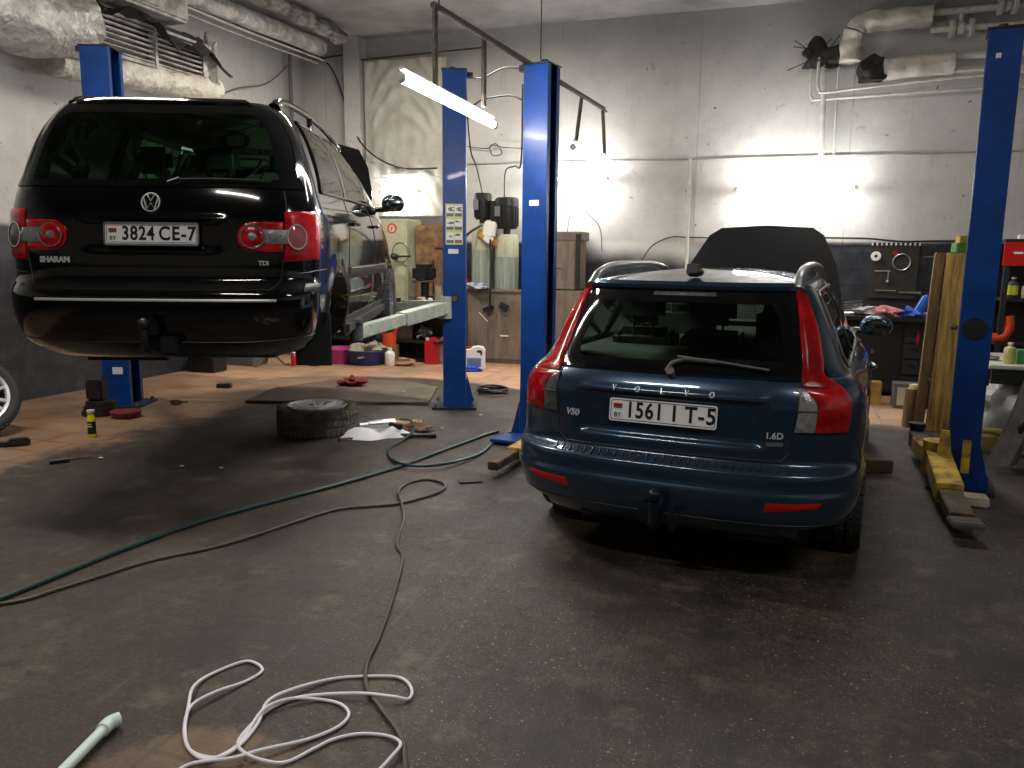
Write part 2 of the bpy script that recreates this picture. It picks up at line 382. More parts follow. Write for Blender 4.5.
    far = math_node(N, L, 'MULTIPLY', far, math_node(N, L, 'SUBTRACT', 1.0, bare))
    lf = math_node(N, L, 'SUBTRACT', 1.0, step(N, L, math_node(N, L, 'ADD', X, math_node(N, L, 'MULTIPLY', math_node(N, L, 'SUBTRACT', mid, .5), 1.6)), -5.35, -5.0))
    lf = math_node(N, L, 'MULTIPLY', lf, .55)
    # a patch where the screed has broken away from old tiles, near the photographer's feet
    qx = math_node(N, L, 'DIVIDE', math_node(N, L, 'ADD', X, 1.55), .50); qy = math_node(N, L, 'DIVIDE', math_node(N, L, 'SUBTRACT', Y, 1.45), .60)
    q2 = math_node(N, L, 'ADD', math_node(N, L, 'POWER', math_node(N, L, 'ABSOLUTE', qx), 2.0), math_node(N, L, 'POWER', math_node(N, L, 'ABSOLUTE', qy), 2.0))
    q2 = math_node(N, L, 'ADD', q2, math_node(N, L, 'MULTIPLY', math_node(N, L, 'ADD', mid, fine), .55))
    near = math_node(N, L, 'MULTIPLY', math_node(N, L, 'SUBTRACT', 1.0, step(N, L, q2, 1.25, 1.4)), .28)
    T = math_node(N, L, 'MAXIMUM', math_node(N, L, 'MAXIMUM', far, lf), near)
    c = mixc(N, L, T, c, tcol)
    L.new(c, P.inputs['Base Color'])
    r = N.new('ShaderNodeMapRange'); L.new(mid, r.inputs[0]); r.inputs[1].default_value = .3; r.inputs[2].default_value = .7; r.inputs[3].default_value = .42; r.inputs[4].default_value = .72
    L.new(r.outputs[0], P.inputs['Roughness'])
    b = N.new('ShaderNodeBump'); b.inputs['Strength'].default_value = .5; b.inputs['Distance'].default_value = .012; L.new(grit, b.inputs['Height']); L.new(b.outputs[0], P.inputs['Normal'])
    return m
g = G(); g.box(((U0+U1)/2, (V0+V1)/2, -.1), (U1-U0+.6, V1-V0+.6, .2)); o = g.build('floor', floor_material(), smooth=False, rz=-BA, loc=(0, 0, 0)); tag(o, kind='structure')
# ================================================================ CARS
class Shell:
    """closed car body given by outlines at each height; surface point S(q,h): q 0..1 rear end, 1..2 flank, 2..3 front end (negative q = left side)"""
    def __init__(s, tab, nr=3.0, nf=2.6, Lf=.9, disp=None, side=None, zfun=None):
        T = np.array(tab, float); s.T = T; s.nr, s.nf, s.Lf = nr, nf, Lf
        s.disp = disp or (lambda x, h: 0); s.side = side or (lambda y, h: 0); s.zf = zfun or (lambda y, h: 0)
    def row(s, h):
        T = s.T; hs = T[:, 0]
        if h <= hs[0]: return T[0, 1:]
        if h >= hs[-1]: return T[-1, 1:]
        i = int(np.searchsorted(hs, h))-1; t = (h-hs[i])/(hs[i+1]-hs[i])
        a, b = T[i, 1:], T[i+1, 1:]
        # monotone cubic with limited tangents
        def sl(k):
            if k <= 0 or k >= len(hs)-1: return np.zeros_like(a)
            d0 = (T[k, 1:]-T[k-1, 1:])/(hs[k]-hs[k-1]); d1 = (T[k+1, 1:]-T[k, 1:])/(hs[k+1]-hs[k])
            return np.where(d0*d1 > 0, 2*d0*d1/(d0+d1+1e-12), 0)
        dh = hs[i+1]-hs[i]; m0 = sl(i)*dh; m1 = sl(i+1)*dh
        if i == 0: m0 = (b-a)
        if i == len(hs)-2: m1 = (b-a)
        t2, t3 = t*t, t*t*t
        return a*(2*t3-3*t2+1)+m0*(t3-2*t2+t)+b*(-2*t3+3*t2)+m1*(t3-t2)
    def qx(s, x, h):
        w, yr, L, yf = s.row(h)[:4]; t = min(abs(x)/w, 1.0)
        return math.copysign(math.asin(t**(s.nr/2))/(pi/2), x)
    def qy(s, y, h):
        w, yr, L, yf = s.row(h)[:4]
        if y < yr+L:
            t = max((y-yr)/L, 0); return math.acos(max(min((1-t)**(s.nr/2), 1), 0))/(pi/2)
        if y <= yf-s.Lf: return 1+(y-yr-L)/max(yf-s.Lf-yr-L, .01)
        t = min(max((y-(yf-s.Lf))/s.Lf, 0), 1); return 2+math.asin(t**(s.nf/2))/(pi/2)
    def S(s, q, h):
        sg = -1 if q < 0 else 1; q = abs(q); w, yr, L, yf = s.row(h)[:4]
        if q <= 1:
            ph = q*pi/2; x = w*sin(ph)**(2/s.nr); y = yr+L*(1-max(cos(ph), 0)**(2/s.nr)); y += s.disp(x, h)
        elif q <= 2:
            x = w; y = yr+L+(q-1)*(yf-s.Lf-yr-L)
        else:
            ph = (q-2)*pi/2; x = w*max(cos(ph), 0)**(2/s.nf); y = yf-s.Lf+s.Lf*sin(ph)**(2/s.nf)
        if q > .5: x += s.side(y, h)*min((q-.5)*4, 1)*(1 if q < 2.4 else max(0, (3-q)/.6))
        return Vector((sg*x, y, h+s.zf(y, h)))
    def N(s, q, h):
        e = 2e-3; q0, q1 = q-e, q+e
        if abs(q) < e*2: q0, q1 = -2e-2, 2e-2
        a = s.S(q1, h)-s.S(q0, h); b = s.S(q, h+e)-s.S(q, h-e)
        n = a.cross(b)
        return n.normalized() if n.length > 1e-12 else Vector((0, -1, 0))
    def P(s, q, h, off=0): return s.S(q, h)+s.N(q, h)*off
    def qh(s, pt):
        k, v, h = pt[:3]
        if k == 'x': return (s.qx(v, h), h)
        if k == 'y': return (s.qy(v, h), h)
        if k == 'Y': return (-s.qy(v, h), h)
        return (v, h)
    def rs(s, C, n, sm=False):
        Q = [s.qh(c) for c in C]
        if sm and len(Q) > 2:
            V = smooth_path([Vector((a, b, 0)) for a, b in Q], 8); Q = [(v.x, v.y) for v in V]
        d = [0]
        for a, b in zip(Q[:-1], Q[1:]): d.append(d[-1]+(s.S(*a)-s.S(*b)).length+1e-6)
        out = []
        for i in range(n+1):
            t = d[-1]*i/n; k = min(max(int(np.searchsorted(d, t))-1, 0), len(Q)-2); u = (t-d[k])/(d[k+1]-d[k])
            out.append((Q[k][0]+(Q[k+1][0]-Q[k][0])*u, Q[k][1]+(Q[k+1][1]-Q[k][1])*u))
        return out
    def patch(s, A, Bc, nu=10, nv=12, off=.004, th=.01, bev=.003, g=None, sm=False):
        """raised panel between two boundary curves"""
        a, b = s.rs(A, nv, sm), s.rs(Bc, nv, sm); g = g or G(); top = []; bot = []
        for i in range(nv+1):
            r = []; rb = []
            for j in range(nu+1):
                t = j/nu; q = a[i][0]*(1-t)+b[i][0]*t; h = a[i][1]*(1-t)+b[i][1]*t
                edge = i in (0, nv) or j in (0, nu)
                r.append(s.P(q, h, off-(bev if edge else 0))); rb.append(s.P(q, h, off-th))
            top.append(r); bot.append(rb)
        g.grid(top)
        base = len(g.v); nn = nu+1
        per = [(0, j) for j in range(nn)]+[(i, nu) for i in range(1, nv+1)]+[(nv, j) for j in range(nu-1, -1, -1)]+[(i, 0) for i in range(nv-1, 0, -1)]
        vs = [top[i][j] for i, j in per]+[bot[i][j] for i, j in per]; m_ = len(per)
        g.add(vs, [(k, (k+1) % m_, m_+(k+1) % m_, m_+k) for k in range(m_)])
        return g
    def line(s, C, r=.003, off=0, g=None, n=40, sm=False, sides=6):
        g = g or G(); g.tube([s.P(q, h, off) for q, h in s.rs(C, n, sm)], r, sides); return g
    def loft(s, h0, h1, nh, qs, cap=(True, True), g=None, skip=None, cols=None):
        g = g or G(); ring = list(qs)+[-q for q in reversed(qs[1:-1])]
        hs = h0 if isinstance(h0, list) else [h0+(h1-h0)*i/nh for i in range(nh+1)]
        n = len(ring); vs = [s.S(q, h) for h in hs for q in ring]; fs = []
        for i in range(len(hs)-1):
            for j in range(n):
                q0, q1 = ring[j], ring[(j+1) % n]
                if j == len(qs)-1: q1 = -qs[-2]; 
                if skip:
                    qa = (abs(q0)+abs(q1))/2; sg = -1 if (q0 < 0 or q1 < 0) else 1
                    p = s.S(sg*qa, (hs[i]+hs[i+1])/2)
                    if skip(p, qa, (hs[i]+hs[i+1])/2): continue
                fs.append((i*n+j, i*n+(j+1) % n, (i+1)*n+(j+1) % n, (i+1)*n+j))
        for e, r0 in ((0, 0), (1, (len(hs)-1)*n)):
            if cap[e]:
                for j in range(len(qs)-1):
                    a, b, c, d = r0+j, r0+j+1, r0+(n-j-1) % n, r0+(n-j) % n
                    f = [a, b] + ([c] if c != b else []) + ([d] if d != a else [])
                    fs.append(tuple(f) if e else tuple(f[::-1]))
        g.add(vs, fs); return g
    def roof(s, h, crown, qs, k=10, g=None, ym=None):
        """crowned roof skin over the outline at height h"""
        g = g or G(); ring = list(qs)+[-q for q in reversed(qs[1:-1])]; P = [s.S(q, h) for q in ring]
        y0 = min(p.y for p in P); y1 = max(p.y for p in P); ym = ym or (y0+y1)/2; rows = []
        for i in range(k+1):
            t = 1-i/k
            rows.append([Vector((p.x*t, ym+(p.y-ym)*(t), p.z+crown*(1-t**2.2)+0*(s.zf(ym+(p.y-ym)*t, h)-s.zf(p.y, h)))) for p in P])
        for i, r in enumerate(rows):
            t = 1-i/k
            for j, p in enumerate(r): p.z = h+s.zf(p.y, h)+crown*(1-t**2.2)
        g.grid(rows, closed=True); return g
    def text(s, txt, x, h, size, ex=.003, off=.002, **kw):
        vs, fs = text_geo(txt, size, ex, **kw); out = []
        for a, b, c in vs:
            q = s.qx(x+a, h+b); out.append(s.P(q, h+b, off+c))
        return out, fs
def cut(obj, cutters, tmp=True):
    for c in cutters:
        c.parent = obj.parent
        md = obj.modifiers.new('b', 'BOOLEAN'); md.operation = 'DIFFERENCE'; md.solver = 'EXACT'; md.object = c
    bpy.context.view_layer.update(); dg = bpy.context.evaluated_depsgraph_get()
    me = bpy.data.meshes.new_from_object(obj.evaluated_get(dg)); obj.modifiers.clear(); old = obj.data; obj.data = me; bpy.data.meshes.remove(old)
    for c in cutters: bpy.data.objects.remove(c)
def qspace(rear=26, side=70, front=26):
    a = [i/rear for i in range(rear)]
    return [x**1.0 for x in a]+[1+i/side for i in range(side)]+[2+i/front for i in range(front+1)]
def wheel(parent, name, c, r, wd, side, spokes=7, rimr=.62, ang=0, twin=True, dish=.72, tm=None, rm=None, loose=False):
    """tyre as part with rim sub-part; axle along x"""
    M = Matrix.Translation(c) @ Matrix.Rotation(side*pi/2, 4, 'Y')
    g = G(); h = wd/2; rr = r*rimr+.01
    g.lathe([(rr, -h*.8), (rr+.02, -h*.95), (r*.86, -h), (r*.95, -h*.93), (r-.004, -h*.78), (r, -h*.6), (r, -h*.32), (r-.008, -h*.30), (r-.008, -h*.24), (r, -h*.22), (r, h*.22), (r-.008, h*.24), (r-.008, h*.30), (r, h*.32), (r, h*.6), (r-.004, h*.78), (r*.95, h*.93), (r*.86, h), (rr+.02, h*.95), (rr, h*.8)], M, 48)
    nb = 46
    for i in range(nb):   # tread blocks
        a = 2*pi*i/nb
        for sgn, z0, z1 in ((1, -.98, -.62), (1, -.56, -.36), (-1, -.18, .18), (1, .36, .56), (1, .62, .98)):
            zc = (z0+z1)/2*h; dz = (z1-z0)*h
            R = M @ Matrix.Rotation(a+(.5*pi/nb if sgn < 0 else 0), 4, 'Z')
            g.box((r-(.006 if abs(zc) > .7*h else 0), 0, zc), (.014, 2*pi*r/nb*.68, dz*.94), rx=.25*sgn, M=R)
    t = g.build(name, tm or K['rubber'], parent)
    g = G(); R = r*rimr; f = h*dish
    g.lathe([(R+.005, f-.012), (R*.94, f-.03), (R*.90, -h*.7), (R*1.0, -h*.85), (R+.012, -h*.86)], M, 48)
    g.build('rim_barrel', K['iron'], t); g = G(); g.lathe([(R+.012, f+.012), (R+.014, f+.002), (R*.97, f-.004), (R*.95, f-.02), (R*.93, f-.03)], M, 48)
    g.lathe([(.001, f-.012), (.045, f-.012), (.06, f-.02), (.07, f-.05), (.07, f-.09)], M, 24)
    for i in range(spokes):
        for d in ((-.13, .13) if twin else (0,)):
            a = ang+2*pi*i/spokes+d
            p0 = M @ Vector((.05*cos(a), .05*sin(a), f-.035)); p1 = M @ Vector((R*.96*cos(a+d*.4), R*.96*sin(a+d*.4), f-.012))
            ax = (M.to_3x3() @ Vector((0, 0, 1))); x = (p1-p0).normalized(); y = ax.cross(x)
            wv = .016 if twin else .03
            vs = []
            for p, ww, dd in ((p0, wv*1.25, .03), (p1, wv, .022)):
                for sx, sz in ((-1, -1), (1, -1), (.75, 1), (-.75, 1)): vs.append(p+y*ww*sx+ax*dd*(sz*.5))
            g.add(vs, [(0, 1, 2, 3), (4, 7, 6, 5), (0, 4, 5, 1), (1, 5, 6, 2), (2, 6, 7, 3), (3, 7, 4, 0)])
    for i in range(5):
        a = 2*pi*i/5; p = M @ Vector((.033*cos(a), .033*sin(a), f-.014)); q = M @ Vector((.033*cos(a), .033*sin(a), f-.002)); g.cyl(p, q, .007, n=6)
    rim = g.build('rim', rm or K['alloy'], t)
    if not loose: g = G(); g.lathe([(.05, h*.1), (R*.78, h*.1), (R*.78, h*.1-.02), (.05, h*.1-.02)], M, 32); g.build('brake_disc', K['steel'], t)
    return t
def seat(parent, x, y, z, hgt=.62, wd=.5, m=None, head=True, name='seat'):
    g = G(); g.box((x, y, z+hgt/2), (wd, .12, hgt), rx=.2, bev=.05); g.box((x, y+.28, z+.06), (wd, .5, .14), bev=.05)
    for s_ in (-1, 1): g.box((x+s_*wd*.42, y+.02, z+hgt/2), (.07, .18, hgt*.85), rx=.2, bev=.03)
    o = g.build(name, m or K['fabric'], parent)
    if head:
        g = G(); yy = y-.07; zz = z+hgt+.12
        g.box((x, yy, zz), (.27, .10, .19), rx=.1, bev=.045); 
        for s_ in (-.06, .06): g.cyl((x+s_, yy, zz-.18), (x+s_, yy, zz), .007, n=8)
        g.build('headrest', m or K['fabric'], o)
    return o
def number_plate(parent, T, txt1, dx1, txt2, dx2, sizes=(.52, .112), frame=None):
    """Belarus plate; T: matrix of plate centre, x right, y up, z outwards"""
    W, Hh = sizes; g = G()
    def rr(w, h, r, n=5):
        pts = []
        for cx, cy, a0 in ((w/2-r, h/2-r, 0), (-w/2+r, h/2-r, pi/2), (-w/2+r, -h/2+r, pi), (w/2-r, -h/2+r, 1.5*pi)):
            pts += [(cx+r*cos(a0+pi/2*i/n), cy+r*sin(a0+pi/2*i/n)) for i in range(n+1)]
        return pts
    g.prism(rr(W, Hh, .012), 0, .004, T); pl = g.build('number_plate', K['plate'], parent, smooth=False)
    g = G()
    inner = rr(W-.014, Hh-.014, .010); inner2 = rr(W-.020, Hh-.020, .008); n = len(inner)
    vs = [(x, y, .0048) for x, y in inner]+[(x, y, .0048) for x, y in inner2]; g.add(vs, [(i, (i+1) % n, n+(i+1) % n, n+i) for i in range(n)], T)
    g.build('plate_border', K['ink'], pl, smooth=False)
    g = G()
    for t, cx, cy, sz, fs, spx in ((txt1, dx1, 0, .108, (.80, 1), 1.1), (txt2, dx2, 0, .108, (.88, 1), 1.12)):
        g = G(); vs, f = text_geo(t, sz, .0008, font_scale=fs, spacing=spx, bold=.0022); g.add(vs, f, T @ Matrix.Translation((cx, cy, .005))); g.build('plate_digits' if t == txt1 else 'plate_letters', K['ink'], pl, smooth=False)
    g = G(); vs, f = text_geo('BY', .032, .0006, bold=.0003); g.add(vs, f, T @ Matrix.Translation((-W/2+.042, -.026, .005)))
    g.build('country_code', K['ink'], pl, smooth=False)
    g = G(); g.box((-W/2+.042, .023, .0052), (.044, .016, .001), M=T); g.build('flag_red', K['red'], pl, smooth=False)
    g = G(); g.box((-W/2+.042, .0105, .0052), (.044, .007, .001), M=T); g.build('flag_green', mat('flag_green', (.01, .25, .06), .4), pl, smooth=False)
    if frame:
        g = G(); o = rr(W+.016, Hh+.020, .016); i2 = rr(W-.004, Hh-.004, .010); n = len(o)
        vs = [(x, y, -.003) for x, y in o]+[(x, y, .008) for x, y in o]+[(x, y, .008) for x, y in i2]+[(x, y, -.003) for x, y in i2]
        fs = [((a*n+i), a*n+(i+1) % n, ((a+1) % 4)*n+(i+1) % n, ((a+1) % 4)*n+i) for a in range(4) for i in range(n)]
        g.add(vs, fs, T); g.build('plate_frame', K[frame], pl)
    return pl
# ---------------------------------------------------------------- blue estate car
def sstep(a, b, x):
    t = min(max((x-a)/(b-a), 0), 1); return t*t*(3-2*t)
def bump_(x, a, b, e): return sstep(a-e, a+e, x)*(1-sstep(b-e, b+e, x))
def v_disp(x, h):
    d = 0
    ax = abs(x)
    d += .022*bump_(ax, -1, .435, .02)*bump_(h, .685, .885, .010)           # plate recess
    d -= .010*bump_(ax, -1, .44, .02)*bump_(h, .893, .920, .008)            # lip with the letters
    return d
def v_side(y, h):
    d = 0
    for yc in (.97, 3.61):
        r = math.hypot(y-yc, h-.31); d += .016*math.exp(-((r-.37)/.035)**2)*(1 if h > .25 else .5)
    d += -.010*math.exp(-((h-.42)/.07)**2)*bump_(y, 1.3, 3.2, .1)
    d += .020*math.exp(-((h-.93)/.035)**2)*sstep(.5, 1.2, y)*(1-sstep(3.4, 4.0, y))
    d -= .045*sstep(1.9, 3.1, y)*sstep(.75, .95, h)
    return d
def v_z(y, h): return sstep(1.0, 1.38, h)*(.030-.012*sstep(1.4, .35, y) - .03*sstep(1.9, 2.6, y))
VT = [  # h     w     yr    L    yf
 (.20, .76, .22, .42, 4.30), (.26, .80, .11, .45, 4.40), (.31, .825, .06, .46, 4.46), (.36, .845, .03, .48, 4.48), (.42, .86, .010, .50, 4.50), (.475, .868, .0, .50, 4.51),
 (.495, .866, .012, .50, 4.51), (.54, .868, .018, .50, 4.50), (.572, .868, .025, .50, 4.50), (.592, .868, .06, .50, 4.49), (.617, .868, .085, .50, 4.48), (.76, .872, .095, .50, 4.44), (.86, .862, .10, .49, 4.2), (.92, .845, .115, .47, 3.8),
 (.97, .812, .14, .45, 3.45), (1.0, .775, .165, .42, 3.25), (1.05, .742, .195, .40, 3.12), (1.15, .698, .255, .37, 2.95), (1.27, .640, .325, .34, 2.68), (1.36, .588, .385, .32, 2.42), (1.395, .565, .415, .31, 2.32)]
V = Shell(VT, 3.0, 2.6, .8, v_disp, v_side, v_z)
K['roofblue'] = K['bluepaint']
def make_volvo():
    root = thing('estate_car', 'dark blue estate car parked on the floor with its bonnet raised, plate 1561 IT-5', 'car', (.699, 3.65, 0), -radians(24.25))
    s = V; qs = qspace(44, 90, 20)
    hs = [.20, .23, .26, .29, .32, .36, .40, .44, .455, .47, .48, .49, .50, .52, .55, .567, .577, .587, .597, .607, .617, .64, .66, .675, .685, .695, .72, .76, .80, .84, .87, .882, .89, .897, .905, .915, .925, .94, .96, .98, 1.0]
    g = s.loft(hs, None, None, qs); body = g.build('body', K['bluepaint'], root, sharp=50)
    cs = []
    for yc in (.97, 3.61):
        for sd in (-1, 1):
            if yc < 1:
                c = G(); c.prism([(.0, -.1), (.0, .24), (.10, .30), (.30, .37), (.66, .50), (.80, .5), (.8, -.1)], min(sd*.62, sd*1.1), max(sd*.62, sd*1.1), Matrix(((0, 0, 1, 0), (1, 0, 0, 0), (0, 1, 0, 0), (0, 0, 0, 1)))); cs.append(c.build('c', K['black'], smooth=False))
            c = G(); c.cyl((sd*.60, yc, .30), (sd*1.1, yc, .30), .355, n=48); cs.append(c.build('c', K['black']))
    c = G(); c.box((0, 3.62, 1.05), (1.36, .9, .7)); cs.append(c.build('c', K['black'], smooth=False))   # engine bay under the open bonnet
    cut(body, cs)
    for yc in (.97, 3.61):
        for sd in (-1, 1): g = G(); g.lathe([(.352, 0), (.352, -.18)], Matrix.Translation((sd*.60, yc, .30)) @ Matrix.Rotation(-sd*pi/2, 4, 'Y') @ Matrix.Rotation(-sd*pi/2, 4, 'Z'), 40, pi); g.build('arch_liner', K['black'], root)
    # greenhouse shell with window openings
    def win(p, q, h):
        y, ax = p.y, abs(p.x)
        if q < 1 and h < 1.365 and h > 1.0 and y < s.row(h)[1]+.20 and ax < s.row(h)[0]*.90: return True
        if q > .5 and y > s.row(h)[3]-.42 and h < 1.37 and ax < s.row(h)[0]*.93: return True
        top = 1.345
        if h > 1.02 and h < top and ax > s.row(h)[0]*.8:
            if y > .72+(h-1.02)*.05 and y < 1.40: return True
            if y > 1.45 and y < 2.20: return True
            if y > 2.27 and y < 3.02-(h-1.02)*1.75: return True
        return False
    g = s.loft([.995+i*.4/40 for i in range(41)], None, None, qs, cap=(False, False), skip=win)
    up = g.build('pillars', K['bluepaint'], root)
    g = s.roof(1.395, .055, qs); g.build('roof', K['bluepaint'], root)
    # spoiler lip over the rear glass
    s.patch([('x', -.50, 1.395), ('x', -.52, 1.36)], [('x', .50, 1.395), ('x', .52, 1.36)], 24, 4, off=.03, th=.045, bev=.012).build('spoiler', K['bluepaint'], root)
    # glass
    A = [('x', -.68, .985), ('x', -.63, 1.05), ('x', -.50, 1.385)]; Bq = [('x', .68, .985), ('x', .63, 1.05), ('x', .50, 1.385)]
    rw = s.patch(A, Bq, 30, 14, off=.004, th=.005).build('rear_window', GL_G, root)
    fr = G()   # black printed border of the rear glass
    def band(P0, P1): s.patch(P0, P1, 16 if abs(P0[0][1]-P1[0][1]) > .5 else 3, 10, off=.0055, th=.0035, bev=0, g=fr)
    for sg in (-1, 1):
        out = [('x', sg*.67, .985), ('x', sg*.622, 1.05), ('x', sg*.492, 1.38)]
        inn = [('x', sg*.44, .985), ('x', sg*.49, 1.05), ('x', sg*.50, 1.09), ('x', sg*.455, 1.25), ('x', sg*.42, 1.305), ('x', sg*.36, 1.325), ('x', sg*.34, 1.38)]
        s.patch(out if sg < 0 else inn, inn if sg < 0 else out, 5, 16, off=.0055, th=.0035, bev=0, g=fr)
    s.patch([('x', -.60, 1.0), ('x', -.60, 1.045)], [('x', .60, 1.0), ('x', .60, 1.045)], 24, 3, off=.0056, th=.0035, bev=0, g=fr)
    s.patch([('x', -.46, 1.305), ('x', -.46, 1.375)], [('x', .46, 1.305), ('x', .46, 1.375)], 24, 3, off=.0056, th=.0035, bev=0, g=fr)
    fr.build('window_border', K['gloss'], rw)
    s.patch([('x', -.155, 1.335), ('x', -.155, 1.352)], [('x', .155, 1.335), ('x', .155, 1.352)], 10, 2, off=.010, th=.008, bev=.002).build('high_brake_light', K['smoked'], root)
    for sg, kk in ((1, 'y'), (-1, 'Y')):
        g = G()
        s.patch([(kk, .70, 1.01), (kk, .76, 1.35)], [(kk, 1.42, 1.01), (kk, 1.42, 1.35)], 8, 8, off=.002, th=.004, g=g)
        s.patch([(kk, 1.43, 1.01), (kk, 1.43, 1.35)], [(kk, 2.24, 1.01), (kk, 2.22, 1.35)], 10, 8, off=.002, th=.004, g=g)
        s.patch([(kk, 2.25, 1.01), (kk, 2.24, 1.35)], [(kk, 3.06, 1.01), (kk, 2.46, 1.35)], 10, 8, off=.002, th=.004, g=g)
        sw = g.build('side_window', GL_S, root)
        g = G(); s.line([(kk, .69, 1.01), (kk, .68, 1.06), (kk, .76, 1.35), (kk, 2.46, 1.35), (kk, 3.06, 1.01), (kk, .69, 1.01)], .006, .003, g=g, n=70); g.build('window_trim', K['steel'], sw)
        for yy in (1.43, 2.245): s.patch([(kk, yy-.035, 1.0), (kk, yy-.035, 1.36)], [(kk, yy+.035, 1.0), (kk, yy+.035, 1.36)], 2, 6, off=.005, th=.012).build('door_pillar', K['gloss'], root)
        for C in ([(kk, 1.30, 1.0), (kk, 1.36, .75), (kk, 1.42, .55), (kk, 1.45, .30)], [(kk, 2.24, 1.0), (kk, 2.26, .30)], [(kk, 3.13, 1.0), (kk, 3.16, .30)]): s.line(C, .004, -.001).build('door_seam', K['black'], root)
        for yy in (1.62, 2.45):
            g = G(); pts = [s.P(sg*s.qy(yy+t, .90), .90, .008+.026*sin(pi*(t/.2))) for t in [i*.02 for i in range(11)]]; g.tube(pts, .012, 8); g.build('door_handle', K['bluepaint'], root)
        # roof rail
        pts = [Vector((sg*.52, y, z-.016)) for y, z in ((.48, 1.40), (.53, 1.435), (.62, 1.475), (.85, 1.505), (1.3, 1.515), (1.8, 1.505), (2.1, 1.47), (2.22, 1.41))]
        g = G(); g.tube(smooth_path(pts, 6), lambda t: .026+.012*abs(2*t-1)**6, 10, flat=.9); g.build('roof_rail', mat('satin_grey_rail', (.22, .23, .24), .35, metal=.6), root)
        # door mirror
        g = G(); g.blob((sg*.885, 2.90, 1.05), (.23, .14, .165), 3, 10, 0.0); g.cyl((sg*.74, 2.93, 1.01), (sg*.86, 2.92, 1.02), .025); mr = g.build('door_mirror', K['bluepaint'], root)
        g = G(); g.ball((sg*.885, 2.836, 1.05), 1, 8, (.092, .008, .060)); g.build('mirror_glass', mat('dim_mirror', (.25, .28, .3), .04, metal=1), mr)
    s.patch([('q', -2.55, 1.0), ('q', -2.5, 1.37)], [('q', -2.999, 1.0), ('q', -2.999, 1.37)], 10, 10, off=.002, th=.004, g=(gg := G()))
    s.patch([('q', 2.999, 1.0), ('q', 2.999, 1.37)], [('q', 2.55, 1.0), ('q', 2.5, 1.37)], 10, 10, off=.002, th=.004, g=gg)
    gg.build('windscreen', GL_S, root)
    # tail lights: upper slim red, lower wide red, clear inner pair
    for sg in (-1, 1):
        X = lambda v: sg*v
        up_in = [('x', X(.590), .965), ('x', X(.580), 1.05), ('x', X(.548), 1.20), ('x', X(.495), 1.398)]
        up_out = [('q', X(.68), .955), ('q', X(.61), 1.01), ('q', X(.65), 1.06), ('q', X(.70), 1.20), ('q', X(.70), 1.39)]
        lo_in = [('x', X(.655), .765), ('x', X(.662), .85), ('x', X(.655), .90), ('x', X(.592), .955)]
        lo_out = [('q', X(.66), .765), ('q', X(.68), .83), ('q', X(.71), .90), ('q', X(.68), .957)]
        cl_in = [('x', X(.572), .765), ('x', X(.574), .955)]
        cl_out = [('x', X(.655), .765), ('x', X(.660), .885), ('x', X(.605), .955)]
        def pp(a, b, **k): return s.patch(a, b, **k) if sg > 0 else s.patch(b, a, **k)
        tl = pp(up_in, up_out, nu=8, nv=20, off=.018, th=.03, bev=.008).build('tail_light', K['redlens'], root)
        pp(lo_in, lo_out, nu=8, nv=12, off=.018, th=.03, bev=.006).build('lower_lens', K['redlens'], tl)
        pp(cl_in, cl_out, nu=4, nv=10, off=.014, th=.03, bev=.005).build('clear_lens', K['clear'] if sg > 0 else K['smoked'], tl)
        g = G(); s.line([('x', X(.574), .862), ('x', X(.66), .862)], .003, .016, g=g); g.build('lens_divider', K['black'], tl)
        # deep red middle band of the upper lens
        # bumper reflector
        s.patch([('x', X(.47), .405), ('x', X(.48), .45)], [('x', X(.70), .43), ('x', X(.71), .455)], 8, 3, off=.006, th=.01).build('reflector', K['red'], root)
    # seams: tailgate outline, bumper line, glass foot
    g = G()
    s.line([('x', -.57, .98), ('x', -.567, .80), ('x', -.56, .66), ('x', -.52, .622), ('x', .52, .622), ('x', .56, .66), ('x', .567, .80), ('x', .57, .98)], .0045, -.001, g=g, n=90)
    s.line([('Y', 1.2, .40), ('q', -1, .34), ('x', -.6, .335), ('x', .6, .335), ('q', 1, .34), ('y', 1.2, .40)], .003, 0, g=g, n=80)
    for k2 in ('y', 'Y'):
        sg = 1 if k2 == 'y' else -1
        s.line([('q', sg*.70, .755), ('q', sg*.80, .70), ('q', sg*.86, .62), (k2, .62, .60)], .003, -.001, g=g)
        s.line([(k2, .55, 1.0), (k2, .60, .9), (k2, .70, .70), (k2, .64, .62)], .0025, -.001, g=g)
    g.build('panel_seam', K['black'], root)
    # ribbed step on the bumper
    g = G()
    for i in range(29):
        x = -.56+i*.04; g.tube([s.P(s.qx(x, h), h, .002) for h in (.582, .592, .605)], .004, 5)
    g.build('bumper_step', K['black'], root)
    # plate: tilted with the tailgate
    T = Matrix.Translation((-.025, .103, .806)) @ Matrix.Rotation(radians(83), 4, 'X')
    number_plate(root, T, '1561', -.085, 'I T-5', .152)
    # letters on the lip and badges
    g = G()
    for i, ch in enumerate('VOLVO'):
        vs, f = s.text(ch, (i-2)*.118-.03, .910, .031, .002, .004, bold=.001); g.add(vs, f)
    g.build('maker_lettering', K['bright'], root, smooth=False)
    g = G(); vs, f = s.text('V50', -.485, .768, .044, .002, .003, bold=.0012, shear=.15); g.add(vs, f); g.build('model_lettering', K['bright'], root, smooth=False)
    g = G(); vs, f = s.text('1.6D', .49, .742, .040, .002, .003, bold=.001); g.add(vs, f); g.build('engine_lettering', K['bright'], root, smooth=False)
    s.patch([('x', .455, .695), ('x', .455, .713)], [('x', .53, .695), ('x', .53, .713)], 4, 2, off=.004, th=.004, bev=.001).build('rear_badge', K['alloy'], root)
    # rear wiper
    g = G(); wy = lambda x, h: s.P(s.qx(x, h), h, .03)
